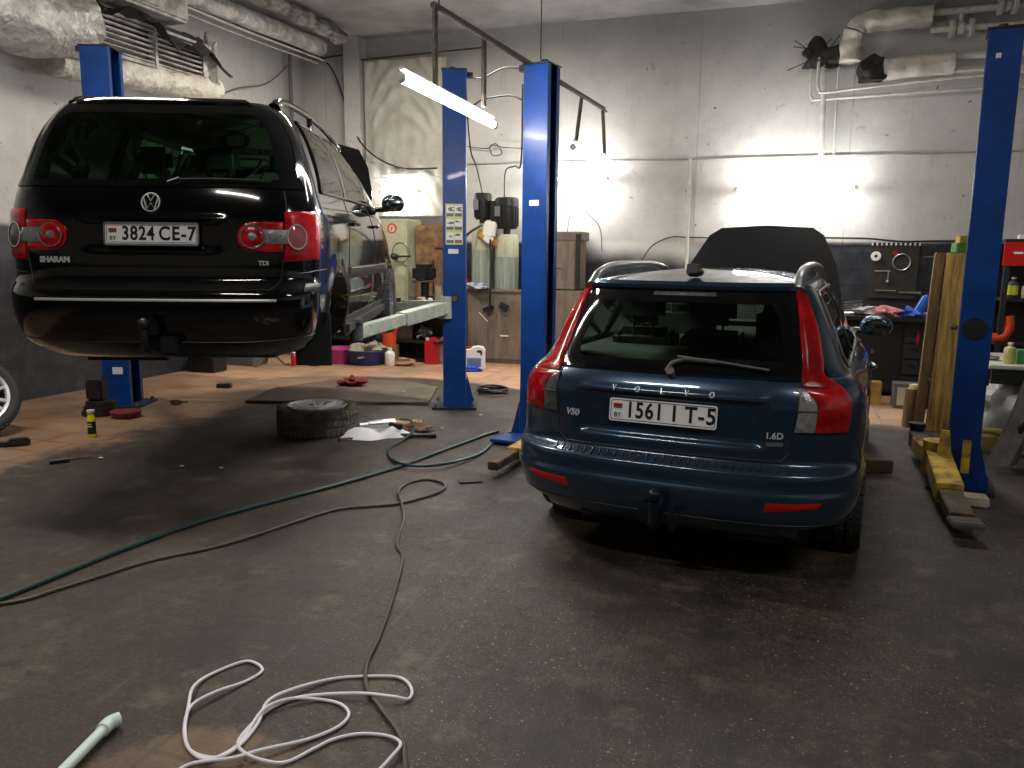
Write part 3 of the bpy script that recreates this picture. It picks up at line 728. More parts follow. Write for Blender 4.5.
    g.tube([wy(-.02, .985), wy(.0, 1.03), wy(.06, 1.05), wy(.2, 1.045)], .011, 8); g.tube([wy(.02, 1.06), wy(.22, 1.045), wy(.44, 1.02)], .006, 6); g.cyl(s.P(0, .985, 0), s.P(0, .985, .04), .02)
    g.build('rear_wiper', K['grey'], root)
    # roof antenna
    g = G(); zr = 1.395-.03+.05
    g.blob((0, .60, 1.465), (.09, .16, .055), 5, 8, .02); g.prism([(.52, 1.465), (.66, 1.465), (.58, 1.51), (.54, 1.51)], -.03, .03, Matrix(((0, 0, 1, 0), (1, 0, 0, 0), (0, 1, 0, 0), (0, 0, 0, 1)))); g.build('roof_antenna', K['black'], root)
    # tow bar
    g = G(); g.box((-.02, .06, .32), (.07, .22, .07), bev=.01)
    g.tube(smooth_path([(0, .05, .31), (0, -.05, .30), (0, -.09, .34), (0, -.09, .42)], 5), .024, 10); g.ball((0, -.09, .455), .033)
    g.box((-.055, -.02, .34), (.07, .05, .09), bev=.012); g.box((.08, -.01, .31), (.035, .03, .10), ry=.5, bev=.01)
    g.build('tow_bar', mat('painted_tow_bar', (.02, .028, .045), .4, metal=.5, var=.5), root)
    # exhaust and underbody
    g = G(); g.box((0, 2.3, .24), (1.3, 4.0, .10)); g.box((.35, .30, .28), (.5, .3, .14), bev=.05); g.cyl((-.4, .12, .27), (-.4, .5, .27), .03); g.build('underbody', K['black'], root)
    # wheels
    for y in (.97, 3.61):
        for sd in (-1, 1): wheel(root, 'wheel', (sd*.78, y, .322), .317, .215, sd, spokes=5, twin=False)
    # raised bonnet
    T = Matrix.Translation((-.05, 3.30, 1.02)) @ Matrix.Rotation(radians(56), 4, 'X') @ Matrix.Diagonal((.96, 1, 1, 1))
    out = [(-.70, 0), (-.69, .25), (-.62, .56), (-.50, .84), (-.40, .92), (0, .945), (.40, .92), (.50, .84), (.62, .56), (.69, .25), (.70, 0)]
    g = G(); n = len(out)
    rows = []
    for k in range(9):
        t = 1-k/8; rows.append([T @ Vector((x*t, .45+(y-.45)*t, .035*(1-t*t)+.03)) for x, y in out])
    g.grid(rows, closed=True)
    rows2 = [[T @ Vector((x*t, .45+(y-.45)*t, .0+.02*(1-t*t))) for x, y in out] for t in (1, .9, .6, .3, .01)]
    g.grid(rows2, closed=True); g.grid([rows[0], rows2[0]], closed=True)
    bn = g.build('bonnet', mat('bonnet_shade_black', (.004, .0045, .006), .6, spec=.12), root)  # backlit shade put into the bonnet colour, near black instead of body blue
    g = G(); g.grid([[T @ Vector((x*t*.96, .45+(y-.45)*t*.96, -.006-.012*(t < .95)*(t > .3))) for x, y in out] for t in (1, .9, .6, .3, .01)], closed=True); g.build('bonnet_liner', K['interior'], bn)
    g = G(); g.cyl((.55, 3.95, .85), T @ Vector((.55, .6, 0)), .008, n=8); g.cyl((-.55, 3.95, .85), T @ Vector((-.55, .6, 0)), .008, n=8); g.build('bonnet_strut', K['black'], bn)
    g = G(); g.box((0, 3.7, .76), (.7, .5, .18), bev=.04); g.box((-.45, 3.6, .78), (.3, .3, .16), bev=.03); g.box((.5, 3.75, .76), (.25, .3, .14), bev=.03); g.build('engine', K['black'], root)
    # interior
    g = G(); g.prism([(-.72, .34), (.72, .34), (.76, 3.2), (-.76, 3.2)], 1.002, 1.012); g.build('cabin_floor', K['interior'], root, smooth=False)
    for x in (-.37, .37): seat(root, x, 2.05, .82, .40, .46)
    for x in (-.42, 0, .42): seat(root, x, 1.25, .82, .30, .38)
    g = G(); g.box((0, 2.95, .98), (1.3, .35, .14), bev=.05); g.tube([Vector((-.37+.18*cos(a), 2.72+.05*sin(a), 1.0+.18*sin(a))) for a in [i*pi/12 for i in range(24)]], .014, 8, closed=True); g.build('dashboard', K['interior'], root)
    return root
make_volvo()
# ---------------------------------------------------------------- black people carrier, raised on the lift
def s_disp(x, h):
    ax = abs(x); d = .020*bump_(ax, -1, .36, .015)*bump_(h, .835, 1.00, .012)
    d -= .010*bump_(ax, -1, .42, .02)*bump_(h, 1.005, 1.025, .01)
    return d
def s_side(y, h):
    d = 0
    for yc in (.92, 3.76):
        r = math.hypot(y-yc, h-.32); d += .016*math.exp(-((r-.39)/.04)**2)
    return d - .012*math.exp(-((h-.60)/.08)**2)*bump_(y, 1.4, 3.3, .1)
def s_z(y, h): return sstep(1.2, 1.66, h)*(.045+.0*sstep(1.3, .3, y) - .06*sstep(1.9, 3.1, y))
ST = [(.20, .76, .20, .40, 4.40), (.26, .82, .10, .38, 4.48), (.32, .855, .04, .36, 4.55), (.40, .875, .015, .35, 4.60), (.50, .89, .0, .35, 4.63), (.56, .892, .0, .35, 4.63), (.60, .892, .01, .35, 4.62), (.64, .892, .05, .35, 4.60),
 (.68, .892, .075, .35, 4.57), (.80, .897, .08, .35, 4.45), (.92, .90, .09, .35, 4.25), (1.02, .898, .10, .35, 4.0), (1.10, .89, .115, .35, 3.82), (1.17, .872, .135, .34, 3.66), (1.30, .838, .185, .33, 3.42), (1.48, .765, .255, .32, 3.08), (1.59, .69, .315, .32, 2.80), (1.64, .635, .35, .32, 2.70), (1.66, .60, .375, .32, 2.62)]
def make_sharan():
    root = thing('people_carrier', 'black people carrier raised on the lift at the left, plate 3824 CE-7', 'car', (-2.06, 4.56, .715), radians(1.8)); root.rotation_euler.x = radians(.8)
    s = Shell(ST, 3.6, 2.6, .8, s_disp, s_side, s_z); qs = qspace(40, 90, 20); BP = K['blackpaint']
    hs = [.20, .23, .26, .29, .32, .36, .40, .45, .5, .54, .57, .59, .61, .63, .65, .67, .69, .74, .80, .825, .835, .845, .87, .92, .97, .99, 1.0, 1.01, 1.02, 1.03, 1.06, 1.10, 1.14, 1.17, 1.2]
    body = s.loft(hs, None, None, qs).build('body', BP, root, sharp=50); cs = []
    MX = Matrix(((0, 0, 1, 0), (1, 0, 0, 0), (0, 1, 0, 0), (0, 0, 0, 1)))
    for yc in (.92, 3.76):
        for sd in (-1, 1):
            c = G(); c.cyl((sd*.58, yc, .32), (sd*1.1, yc, .32), .375, n=48); cs.append(c.build('c', K['black']))
            if yc < 1: c = G(); c.prism([(.15, -.1), (.28, .24), (.58, .42), (.80, .45), (.8, -.1)], min(sd*.6, sd*1.1), max(sd*.6, sd*1.1), MX); cs.append(c.build('c', K['black'], smooth=False))
    c = G(); c.box((0, 4.05, 1.15), (1.4, .75, .7)); cs.append(c.build('c', K['black'], smooth=False))
    cut(body, cs)
    for yc in (.92, 3.76):
        for sd in (-1, 1): g = G(); g.lathe([(.372, 0), (.372, -.2)], Matrix.Translation((sd*.60, yc, .32)) @ Matrix.Rotation(-sd*pi/2, 4, 'Y') @ Matrix.Rotation(-sd*pi/2, 4, 'Z'), 40, pi); g.build('arch_liner', K['black'], root)
    def win(p, q, h):
        y, ax = p.y, abs(p.x); r_ = s.row(h)
        if q < 1 and 1.21 < h < 1.615 and y < r_[1]+.14 and ax < r_[0]*.90: return True
        if q > .5 and y > r_[3]-.40 and h < 1.63 and ax < r_[0]*.93: return True
        if 1.21 < h < 1.585 and ax > r_[0]*.8:
            for a, b in ((.62+(h-1.2)*.35, 1.42), (1.50, 2.38), (2.46, 3.45-(h-1.2)*1.5)):
                if a < y < b: return True
        return False
    s.loft([1.19+i*.47/40 for i in range(41)], None, None, qs, cap=(False, False), skip=win).build('pillars', BP, root)
    s.roof(1.66, .05, qs).build('roof', BP, root)
    s.patch([('x', -.48, 1.659), ('x', -.52, 1.625)], [('x', .48, 1.659), ('x', .52, 1.625)], 24, 4, off=.022, th=.04, bev=.012).build('spoiler', BP, root)
    A = [('x', -.835, 1.19), ('x', -.80, 1.25), ('x', -.735, 1.46), ('x', -.60, 1.63)]; Bq = [('x', .835, 1.19), ('x', .80, 1.25), ('x', .735, 1.46), ('x', .60, 1.63)]
    rw = s.patch(A, Bq, 30, 14, off=.006, th=.006).build('rear_window', GL_D, root)
    fr = G()
    for sg in (-1, 1):
        out = [('x', sg*.825, 1.19), ('x', sg*.79, 1.25), ('x', sg*.725, 1.46), ('x', sg*.595, 1.63)]
        inn = [('x', sg*.66, 1.19), ('x', sg*.70, 1.235), ('x', sg*.69, 1.29), ('x', sg*.59, 1.54), ('x', sg*.52, 1.58), ('x', sg*.50, 1.63)]
        s.patch(out if sg < 0 else inn, inn if sg < 0 else out, 5, 16, off=.0075, th=.0035, bev=0, g=fr)
    for h0, h1, x in ((1.19, 1.225, .72), (1.575, 1.63, .55)): s.patch([('x', -x, h0), ('x', -x, h1)], [('x', x, h0), ('x', x, h1)], 24, 3, off=.0076, th=.0035, bev=0, g=fr)
    fr.build('window_border', K['gloss'], rw)
    for sg, kk in ((1, 'y'), (-1, 'Y')):
        for a0, a1, b0, b1 in ((.60, .74, 1.43, 1.43), (1.48, 1.48, 2.40, 2.38), (2.44, 2.42, 3.50, 2.92)):
            sw = s.patch([(kk, a0, 1.205), (kk, a1, 1.595)], [(kk, b0, 1.205), (kk, b1, 1.595)], 10, 8, off=.003, th=.005).build('side_window', GL_S, root)
        g = G(); s.line([(kk, .56, 1.195), (kk, .60, 1.25), (kk, .74, 1.60), (kk, 2.92, 1.60), (kk, 3.52, 1.20), (kk, .58, 1.195)], .009, .004, g=g, n=90); g.build('window_trim', K['gloss'], root)
        for yy in (1.455, 2.42): s.patch([(kk, yy-.04, 1.19), (kk, yy-.04, 1.61)], [(kk, yy+.04, 1.19), (kk, yy+.04, 1.61)], 2, 6, off=.006, th=.014).build('door_pillar', K['gloss'], root)
        for C in ([(kk, 1.36, 1.19), (kk, 1.38, .8), (kk, 1.40, .35)], [(kk, 2.41, 1.19), (kk, 2.42, .30)], [(kk, 3.46, 1.15), (kk, 3.42, .30)], [(kk, 1.36, .33), (kk, 3.42, .33)]):
            s.line(C, .005, -.001).build('door_seam', K['black'], root)
        s.patch([(kk, 1.42, .62), (kk, 1.42, .70)], [(kk, 3.38, .60), (kk, 3.38, .68)], 14, 4, off=.014, th=.02, bev=.008).build('side_moulding', K['black'], root)
        s.line([(kk, 1.42, .70), (kk, 3.38, .68)], .006, .012).build('moulding_chrome', K['chrome'], root)
        s.line([(kk, .50, 1.10), (kk, 2.0, 1.12), (kk, 3.6, 1.09)], .005, -.002).build('belt_crease', BP, root)
        g = G(); g.box((sg*.86, 2.35, .26), (.07, 2.1, .12), bev=.03); g.build('sill', mat('dark_sill', (.035, .035, .037), .5), root)
        for yy in (1.5, 2.55):
            g = G(); g.tube([s.P(sg*s.qy(yy+t, 1.02), 1.02, .012+.030*sin(pi*(t/.2))) for t in [i*.02 for i in range(11)]], .013, 8); g.build('door_handle', BP, root)
        g = G(); pts = [Vector((sg*.60, y, z)) for y, z in ((.56, 1.69), (.60, 1.725), (.72, 1.755), (.95, 1.775), (1.5, 1.785), (2.1, 1.765), (2.5, 1.72), (2.62, 1.67))]
        g.tube(smooth_path(pts, 6), lambda t: .02+.02*abs(2*t-1)**5, 10, flat=1.2)
        for yy in (1.55,): g.cyl((sg*.60, yy, 1.68), (sg*.60, yy, 1.78), .022)
        g.build('roof_rail', K['gloss'], root)
        g = G(); g.blob((sg*1.01, 3.22, 1.25), (.22, .14, .18), 3, 10, 0.0); g.cyl((sg*.84, 3.26, 1.2), (sg*.96, 3.24, 1.2), .03); mr = g.build('door_mirror', BP, root)
        g = G(); g.ball((sg*1.01, 3.165, 1.25), 1, 8, (.086, .012, .066)); g.build('mirror_glass', mat('dim_mirror', (.25, .28, .3), .04, metal=1), mr)
    gg = G()
    s.patch([('q', -2.55, 1.2), ('q', -2.5, 1.63)], [('q', -2.999, 1.2), ('q', -2.999, 1.63)], 10, 10, off=.002, th=.004, g=gg)
    s.patch([('q', 2.999, 1.2), ('q', 2.999, 1.63)], [('q', 2.55, 1.2), ('q', 2.5, 1.63)], 10, 10, off=.002, th=.004, g=gg)
    gg.build('windscreen', GL_S, root)
    # tail lights
    def ringp(cx, ch, r0, r1, off, m, nm, par, n=28, th=.006):
        g = G(); rows = []
        for rr, oo in ((r0, off-th), (r0, off), (r1, off), (r1, off-th)):
            rows.append([s.P(s.qx(cx+rr*cos(a), ch+rr*sin(a)), ch+rr*sin(a), oo) for a in [2*pi*i/n for i in range(n)]])
        g.grid(rows, closed=True)
        return g.build(nm, m, par)
    def disc(cx, ch, r, off, m, nm, par, n=28):
        g = G(); rows = [[s.P(s.qx(cx+r*t*cos(a), ch+r*t*sin(a)), ch+r*t*sin(a), off-(.004 if t == 1 else 0)+dome*(1-t*t)) for a in [2*pi*i/n for i in range(n)]] for t in (1, .93, .6, .3, .02) for dome in (.006,)]
        g.grid(rows, closed=True); return g.build(nm, m, par)
    for sg in (-1, 1):
        X = lambda v: sg*v
        def pp(a, b, **k): return s.patch(a, b, **k) if sg > 0 else s.patch(b, a, **k)
        tl = pp([('x', X(.735), .775), ('x', X(.735), 1.06)], [('q', X(.93), .79), ('q', X(.95), .92), ('q', X(.90), 1.03), ('q', X(.84), 1.065)], nu=10, nv=14, off=.014, th=.03, bev=.006).build('tail_light', K['redlens'], root)
        # tailgate section with a rounded inner end
        n = 12; inn = [('x', X(.565-.085*sin(pi*i/n)), .915-.085*cos(pi*i/n)) for i in range(n+1)]
        pp(inn, [('x', X(.727), .83), ('x', X(.727), 1.0)], nu=8, nv=14, off=.014, th=.03, bev=.006).build('tailgate_lens', K['redlens'], tl)
        # clear band and the two round lamps with pale rings
        pp([('x', X(.60), .875), ('x', X(.60), .955)], [('x', X(.77), .875), ('x', X(.77), .955)], nu=6, nv=4, off=.020, th=.01, bev=.003).build('clear_band', K['clear'], tl)
        disc(X(.565), .915, .066, .019, K['redlens'], 'round_lamp', tl); ringp(X(.565), .915, .062, .069, .028, K['chrome'], 'lamp_ring', tl)
        disc(X(.565), .915, .024, .028, K['clear'], 'lamp_bulb', tl)
        g = G()
        cq, ch = s.qx(X(.795), .915), .915
        for R0_, R1_, mm, nm, of in ((0, .070, mat('pink_lens', (.45, .12, .14), .12, coat=1, bump=.4, bs=80) if sg > 0 else K['smoked'], 'round_lamp', .022), (.066, .073, K['chrome'], 'lamp_ring', .028)):
            g = G(); rows = []
            base = s.P(cq, ch, 0); nn = s.N(cq, ch); tx = nn.cross(Vector((0, 0, 1))).normalized()*(-1); tz = tx.cross(nn).normalized()
            if tz.z < 0: tz = -tz
            rad = ([R1_, R1_, R1_*.6, .001], [of-.02, of, of+.005, of+.007]) if R0_ == 0 else ([R0_, R0_, R1_, R1_], [of-.02, of, of, of-.02])
            for rr, oo in zip(*rad): rows.append([base+tx*rr*cos(a)*.8+tz*rr*sin(a)+nn*oo for a in [2*pi*i/28 for i in range(28)]])
            g.grid(rows, closed=True); g.build(nm, mm, tl)
    # seams, chrome strip, mouldings
    s.line([('x', -.73, 1.18), ('x', -.73, .80), ('x', -.71, .66), ('x', -.66, .615), ('x', .66, .615), ('x', .71, .66), ('x', .73, .80), ('x', .73, 1.18)], .005, -.001, n=90).build('tailgate_seam', K['black'], root)
    s.patch([('x', -.66, .548), ('x', -.66, .563)], [('x', .70, .548), ('x', .70, .563)], 24, 2, off=.010, th=.012, bev=.003).build('chrome_strip', mat('satin_chrome', (.78, .79, .8), .4, metal=.3), root)
    for sg, k2 in ((1, 'y'), (-1, 'Y')):
        s.line([('x', sg*.74, .70), ('q', sg*.9, .72), (k2, .56, .72)], .004, 0).build('bumper_seam', K['black'], root)
        s.patch([('q', sg*.70 if sg > 0 else -.98, .60), ('q', sg*.70 if sg > 0 else -.98, .645)], [('q', .98 if sg > 0 else -.70, .60), ('q', .98 if sg > 0 else -.70, .645)], 8, 3, off=.012, th=.02, bev=.006).build('bumper_moulding', K['black'], root)
    s.line([('q', -.95, .34), ('x', -.5, .31), ('x', .5, .31), ('q', .95, .34)], .004, 0, n=60).build('valance_seam', K['black'], root)
    T = Matrix.Translation((0, .088, .925)) @ Matrix.Rotation(radians(85), 4, 'X')
    number_plate(root, T, '3824', -.075, 'CE-7', .145, frame='alloy')
    g = G(); vs, f = s.text('SHARAN', -.56, .775, .046, .003, .003, bold=.0016); g.add(vs, f); g.build('model_lettering', K['bright'], root, smooth=False)
    g = G(); vs, f = s.text('TDI', .62, .765, .036, .003, .003, bold=.001); g.add(vs, f); g.build('engine_lettering', K['bright'], root, smooth=False)
    # round emblem: ring with V over W
    g = G(); em = lambda x, z, o=0: s.P(s.qx(x, 1.10+z), 1.10+z, .014+o)
    g.tube([em(.05*cos(a), .05*sin(a)) for a in [2*pi*i/32 for i in range(32)]], .0045, 8, closed=True)
    for pts in ([(-.020, .042), (0, .006), (.020, .042)], [(-.040, .022), (-.021, -.038), (0, -.004), (.021, -.038), (.040, .022)]): g.tube([em(*p) for p in pts], .0038, 6)
    g.build('round_emblem', K['bright'], root)
    g = G(); wy = lambda x, h, o=.035: s.P(s.qx(x, h), h, o)
    g.tube([wy(.10, 1.20, .0), wy(.10, 1.205), wy(.16, 1.225)], .010, 8); g.tube([wy(.14, 1.222), wy(.36, 1.226), wy(.60, 1.222)], .006, 6); g.build('rear_wiper', K['black'], root)
    g = G(); g.box((0, .1, .30), (.09, .2, .07), bev=.01); g.tube(smooth_path([(0, .05, .29), (0, -.06, .28), (0, -.10, .32), (0, -.10, .40)], 5), .024, 10); g.ball((0, -.10, .43), .034); g.box((.10, 0, .30), (.10, .06, .10), bev=.01); g.build('tow_bar', mat('grey_tow_bar', (.03, .035, .04), .45, metal=.6), root)
    g = G(); g.box((0, 2.35, .24), (1.2, 4.0, .12)); g.cyl((-.75, .92, .33), (.75, .92, .33), .04); g.box((-.3, .45, .25), (.6, .35, .18), bev=.06); g.cyl((.45, .3, .28), (.45, 1.5, .28), .035)
    g.build('underbody', K['iron'], root)
    g = G(); g.box((.80, .53, .275), (.23, .012, .34), bev=.004); g.build('mud_flap', K['rubber'], root)
    for sd in (-1, 1):
        g = G(); g.cyl((sd*.66, .92, .31), (sd*.69, .92, .31), .145, n=32); g.cyl((sd*.68, .92, .31), (sd*.74, .92, .31), .065, n=24); g.build('brake_disc', K['steel'], root)
        g = G(); g.tube([(sd*.60+.05*cos(a), 1.05+.05*sin(a), .30+.24*a/(2*pi*6)) for a in [i*pi/8 for i in range(97)]], .008, 6); g.build('coil_spring', K['iron'], root)
        wheel(root, 'wheel', (sd*.825, 3.76, .29), .325, .215, sd, spokes=9, twin=True)
    # bonnet, raised
    T = Matrix.Translation((0, 3.80, 1.17)) @ Matrix.Rotation(radians(58), 4, 'X')
    out = [(-.72, 0), (-.72, .25), (-.66, .55), (-.55, .78), (-.30, .86), (0, .88), (.30, .86), (.55, .78), (.66, .55), (.72, .25), (.72, 0)]
    g = G(); r1 = [[T @ Vector((x*t, .4+(y-.4)*t, .03+.035*(1-t*t))) for x, y in out] for t in (1, .95, .7, .4, .01)]
    r2 = [[T @ Vector((x*t, .4+(y-.4)*t, .0+.02*(1-t*t))) for x, y in out] for t in (1, .9, .5, .01)]
    g.grid(r1, closed=True); g.grid(r2, closed=True); g.grid([r1[0], r2[0]], closed=True); g.build('bonnet', BP, root)
    g = G(); g.box((0, 4.05, .86), (.8, .5, .2), bev=.04); g.build('engine', K['black'], root)
    # cabin
    g = G(); g.prism([(-.82, .32), (.82, .32), (.82, 3.55), (-.82, 3.55)], 1.203, 1.213); g.build('cabin_floor', K['interior'], root, smooth=False)
    for x in (-.40, .40): seat(root, x, 2.35, 1.05, .36, .46)
    for x in (-.48, 0, .48): seat(root, x, 1.45, 1.03, .30, .38)
    g = G(); g.box((0, 3.35, 1.2), (1.4, .4, .14), bev=.05); g.tube([Vector((-.40+.19*cos(a), 3.05+.06*sin(a), 1.24+.18*sin(a))) for a in [i*pi/12 for i in range(24)]], .014, 8, closed=True); g.build('dashboard', K['interior'], root)
    return root
make_sharan()
# ================================================================ LIFTS
def post(label, x, y, rz, hgt, web=.30, dep=.26, stickers=None, collar=None, group='blue lift posts'):
    """two-post lift column; local +x faces the partner post, y along the car"""
    root = thing('lift_post', label, 'car lift', (x, y, 0), rz)
    W, Dp, t = dep, web, .012
    a, b, lip = W/2, Dp/2, .055
    poly = [(-a, -b), (a, -b), (a, -b+lip), (a-t, -b+lip), (a-t, -b+t), (-a+t, -b+t), (-a+t, b-t), (a-t, b-t), (a-t, b-lip), (a, b-lip), (a, b), (-a, b)]
    g = G(); g.prism(poly, .02, hgt); g.build('column', K['liftblue'], root, smooth=False)
    g = G(); g.box((0, 0, .012), (W+.22, Dp+.16, .024), bev=.004); bp = g.build('base_plate', mat('dirty_base_blue', (.004, .02, .07), .6, var=.5, vs=8), root)
    for sx in (-1, 1):
        for sy in (-1, 1):
            g = G(); g.cyl((sx*(W/2+.07), sy*(Dp/2+.04), .02), (sx*(W/2+.07), sy*(Dp/2+.04), .055), .016, n=6); g.build('anchor_bolt', K['steel'], bp)
    for sy in (-1, 1):
        g = G(); M = Matrix.Translation((0, sy*(b+.001), 0)) @ Matrix.Rotation(pi/2, 4, 'X')
        g.prism([(-a-.08, .024), (-a-.004, .024), (-a-.004, .32)], -.006, .006, M); g.build('gusset', K['liftblue'], root, smooth=False)
    g = G(); g.box((0, 0, hgt+.006), (W+.02, Dp+.02, .012)); g.cyl((a*.2, 0, hgt), (a*.2, 0, hgt+.05), .03); g.cyl((-a*.6, 0, hgt), (-a*.6, 0, hgt+.03), .02, n=8); g.box((-a-.03, -b*.4, hgt-.01), (.07, .05, .05)); g.build('top_plate', K['iron'], root)
    g = G(); g.cyl((a*.25, 0, .05), (a*.25, 0, hgt), .024, n=16)
    g.build('lift_screw', K['liftdark'], root)
    return root
def carriage(root, z, h=.7, W=.26, Dp=.30, m='liftdark'):
    g = G(); g.box((.02, 0, z), (W*.62, Dp-.05, h), bev=.008); g.build('carriage', K[m], root)
def arm(name_root, p0, p1, p2, m='yellow', w1=.13, h1=.11, w2=.085, h2=.08, pad=True):
    """telescopic lift arm in the post's frame; p0 pivot, p1 end of outer beam, p2 end of inner beam"""
    root = name_root; p0, p1, p2 = Vector(p0), Vector(p1), Vector(p2)
    def beam(g, a, b, w, h):
        d = b-a; L_ = d.length; yaw = atan2(d.y, d.x); pit = -math.asin(d.z/L_); M = Matrix.Translation((a+b)/2) @ Matrix.Rotation(yaw, 4, 'Z') @ Matrix.Rotation(pit, 4, 'Y')
        g.box((0, 0, 0), (L_, w, h), M=M, bev=.006); return g
    g = G(); beam(g, p0, p1, w1, h1); g.cyl(p0+Vector((0, 0, -h1*.9)), p0+Vector((0, 0, h1*.9)), w1*.62, n=20); ar = g.build('lift_arm', K[m], root)
    g = G(); beam(g, p1+(p1-p2).normalized()*.15, p2, w2, h2); g.build('extension', K['rusty'] if m == 'yellow' else K[m], ar)
    if pad:
        g = G(); g.cyl(p2+Vector((0, 0, -h2*.6)), p2+Vector((0, 0, h2*.75)), .05, n=20); g.cyl(p2+Vector((0, 0, h2*.75)), p2+Vector((0, 0, h2*.75+.03)), .062, n=20); g.build('arm_pad', K['rubber'], ar)
    return ar
VA = -radians(28.0)
def loc(root, p):   # world -> post frame
    return Matrix.Rotation(-root.rotation_euler.z, 4, 'Z') @ (Vector(p)-root.location)
# lift of the blue estate
pm = post('tall blue lift post standing between the two cars, nearer the camera', .215, 6.72, VA, 3.03, web=.22, dep=.215)
pr = post('blue lift post at the right, beside the blue estate, with a round black cover', 3.09, 5.34, VA+pi, 2.96, web=.25, dep=.19)
carriage(pm, .45, W=.215, Dp=.22); carriage(pr, .45, W=.19, Dp=.25)
# lift of the raised car
pl = post('blue lift post with pictogram stickers, behind the yellow-white floor wheel', -.585, 8.10, radians(2)+pi, 3.27, dep=.225)
pf = post('blue lift post at the far left, mostly hidden behind the raised black car', -3.93, 7.98, radians(2), 3.42)
carriage(pl, 1.15, W=.225, Dp=.30); carriage(pf, 1.15)
pm['label'] = 'tall blue lift post standing just left of the blue estate car'
pl['label'] = 'narrower blue lift post with yellow pictogram stickers right of the raised black car'
# arms
arm(pm, loc(pm, (.34, 6.50, .10)), loc(pm, (.02, 5.75, .095)), loc(pm, (-.13, 5.42, .085)), pad=False, w1=.12, h1=.09, w2=.08, h2=.06)
arm(pm, loc(pm, (.38, 6.85, .09)), loc(pm, (.95, 7.5, .10)), loc(pm, (1.2, 7.9, .10)))
g = G(); g.box((0, 0, .0), (.50, .34, .03), bev=.006)
o = g.build('foot_plate', K['liftblue'], pm); o.location = loc(pm, (.12, 6.48, .03))
arm(pr, loc(pr, (2.93, 5.36, .20)), loc(pr, (2.68, 4.72, .13)), loc(pr, (2.56, 4.36, .09)), pad=False, w1=.15, h1=.13, w2=.13, h2=.07)
arm(pr, loc(pr, (3.0, 5.52, .16)), loc(pr, (3.12, 5.95, .15)), loc(pr, (3.20, 6.18, .15)), w2=.11, h2=.12)
g = G(); g.box((0, 0, 0), (.17, .13, .035), rz=.25, bev=.008); g.cyl((0, 0, -.04), (0, 0, 0), .04); o = g.build('arm_end_plate', K['steel'], pr); o.location = loc(pr, (2.53, 4.27, .10))
g = G(); g.prism([(-.05, 0), (.05, 0), (.03, .22), (-.02, .22)], -.006, .006, Matrix.Translation(loc(pr, (2.90, 5.22, .20))) @ Matrix.Rotation(pi/2, 4, 'X')); g.build('arm_bracket', K['yellow'], pr, smooth=False)
g = G(); g.box((0, 0, 0), (.05, .02, .32), bev=.004); o = g.build('arm_bracket', K['yellow'], pr); o.location = loc(pr, (3.0, 5.14, .26)); o.scale = (1, 1, .7)
K['armgrey'] = mat('pale_green_arm_paint', (.45, .5, .42), .45, var=.35, vs=8)
arm(pl, loc(pl, (-.68, 7.95, 1.02)), loc(pl, (-.98, 7.05, .97)), loc(pl, (-1.22, 6.25, .93)), m='armgrey', w1=.12, h1=.12, w2=.09, h2=.10)
arm(pl, loc(pl, (-.68, 8.2, 1.02)), loc(pl, (-1.1, 8.6, .99)), loc(pl, (-1.35, 8.75, .97)), m='armgrey')
arm(pf, loc(pf, (-3.80, 7.8, 1.02)), loc(pf, (-3.2, 6.9, .97)), loc(pf, (-2.9, 6.3, .93)), m='armgrey')
arm(pf, loc(pf, (-3.80, 8.1, 1.02)), loc(pf, (-3.3, 8.6, .99)), loc(pf, (-3.0, 8.75, .97)), m='armgrey')
g = G(); g.box((0, 0, 0), (.05, .06, .22), bev=.006); o = g.build('carriage_latch', mat('beige_enamel', (.5, .46, .34), .5, var=.3), pl); o.location = loc(pl, (-.735, 7.92, 1.12))
# stickers on the posts (thin printed sheets on the camera-facing flange)
yel = mat('pictogram_yellow', (.62, .60, .22), .5); pic = mat('pictogram_grey', (.12, .13, .15), .5); wht = mat('label_white', (.75, .76, .78), .5)
def flat(root, x, z, w_, h_, m, name, dy=.001, side=1, D=.30):
    g = G(); g.box((x, side*(D/2+dy), z), (w_, .0012, h_)); return g.build(name, m, root, smooth=False)
# post frames of pl and pr are turned by 180 degrees: their camera side is +y
st = flat(pl, 0.0, 1.83, .168, .39, yel, 'pictogram_sticker')
for i in range(3):
    for j in (-1, 1):
        z = 1.83+.128-(i*.128); s1 = flat(pl, j*.041, z+.014, .070, .068, wht, 'pictogram', .002); flat(pl, j*.041, z-.038, .070, .030, pic, 'caption', .002)
        g = G(); r_ = random.Random(i*3+j); 
        for k in range(3): g.box((j*.041+r_.uniform(-.02, .02), .1535, z+.016+r_.uniform(-.015, .02)), (r_.uniform(.015, .05), .001, r_.uniform(.006, .02)))
        g.build('pictogram_drawing', pic, pl, smooth=False)
flat(pl, .01, 1.57, .10, .045, wht, 'data_label')
g = G(); g.cyl((0, .151, 1.12), (0, .156, 1.12), .045, n=24); g.build('round_hole_plate', K['liftdark'], pl)
g = G(); g.cyl((0, .156, 1.11), (0, .160, 1.11), .03, n=7); g.build('clamp_nut', K['steel'], pl)
flat(pm, .00, 1.96, .085, .045, wht, 'data_label', side=-1, D=.22)
flat(pf, .02, .37, .10, .07, wht, 'data_label', side=-1)
g = G(); g.cyl((.01, -.1305, .50), (.01, -.134, .50), .045, n=24); g.build('round_label', wht, pf)
g = G(); g.cyl((.01, .1255, 1.10), (.01, .133, 1.10), .070, n=32); g.build('round_cover', K['black'], pr)
flat(pr, .03, 2.80, .03, .03, wht, 'data_label', D=.25)
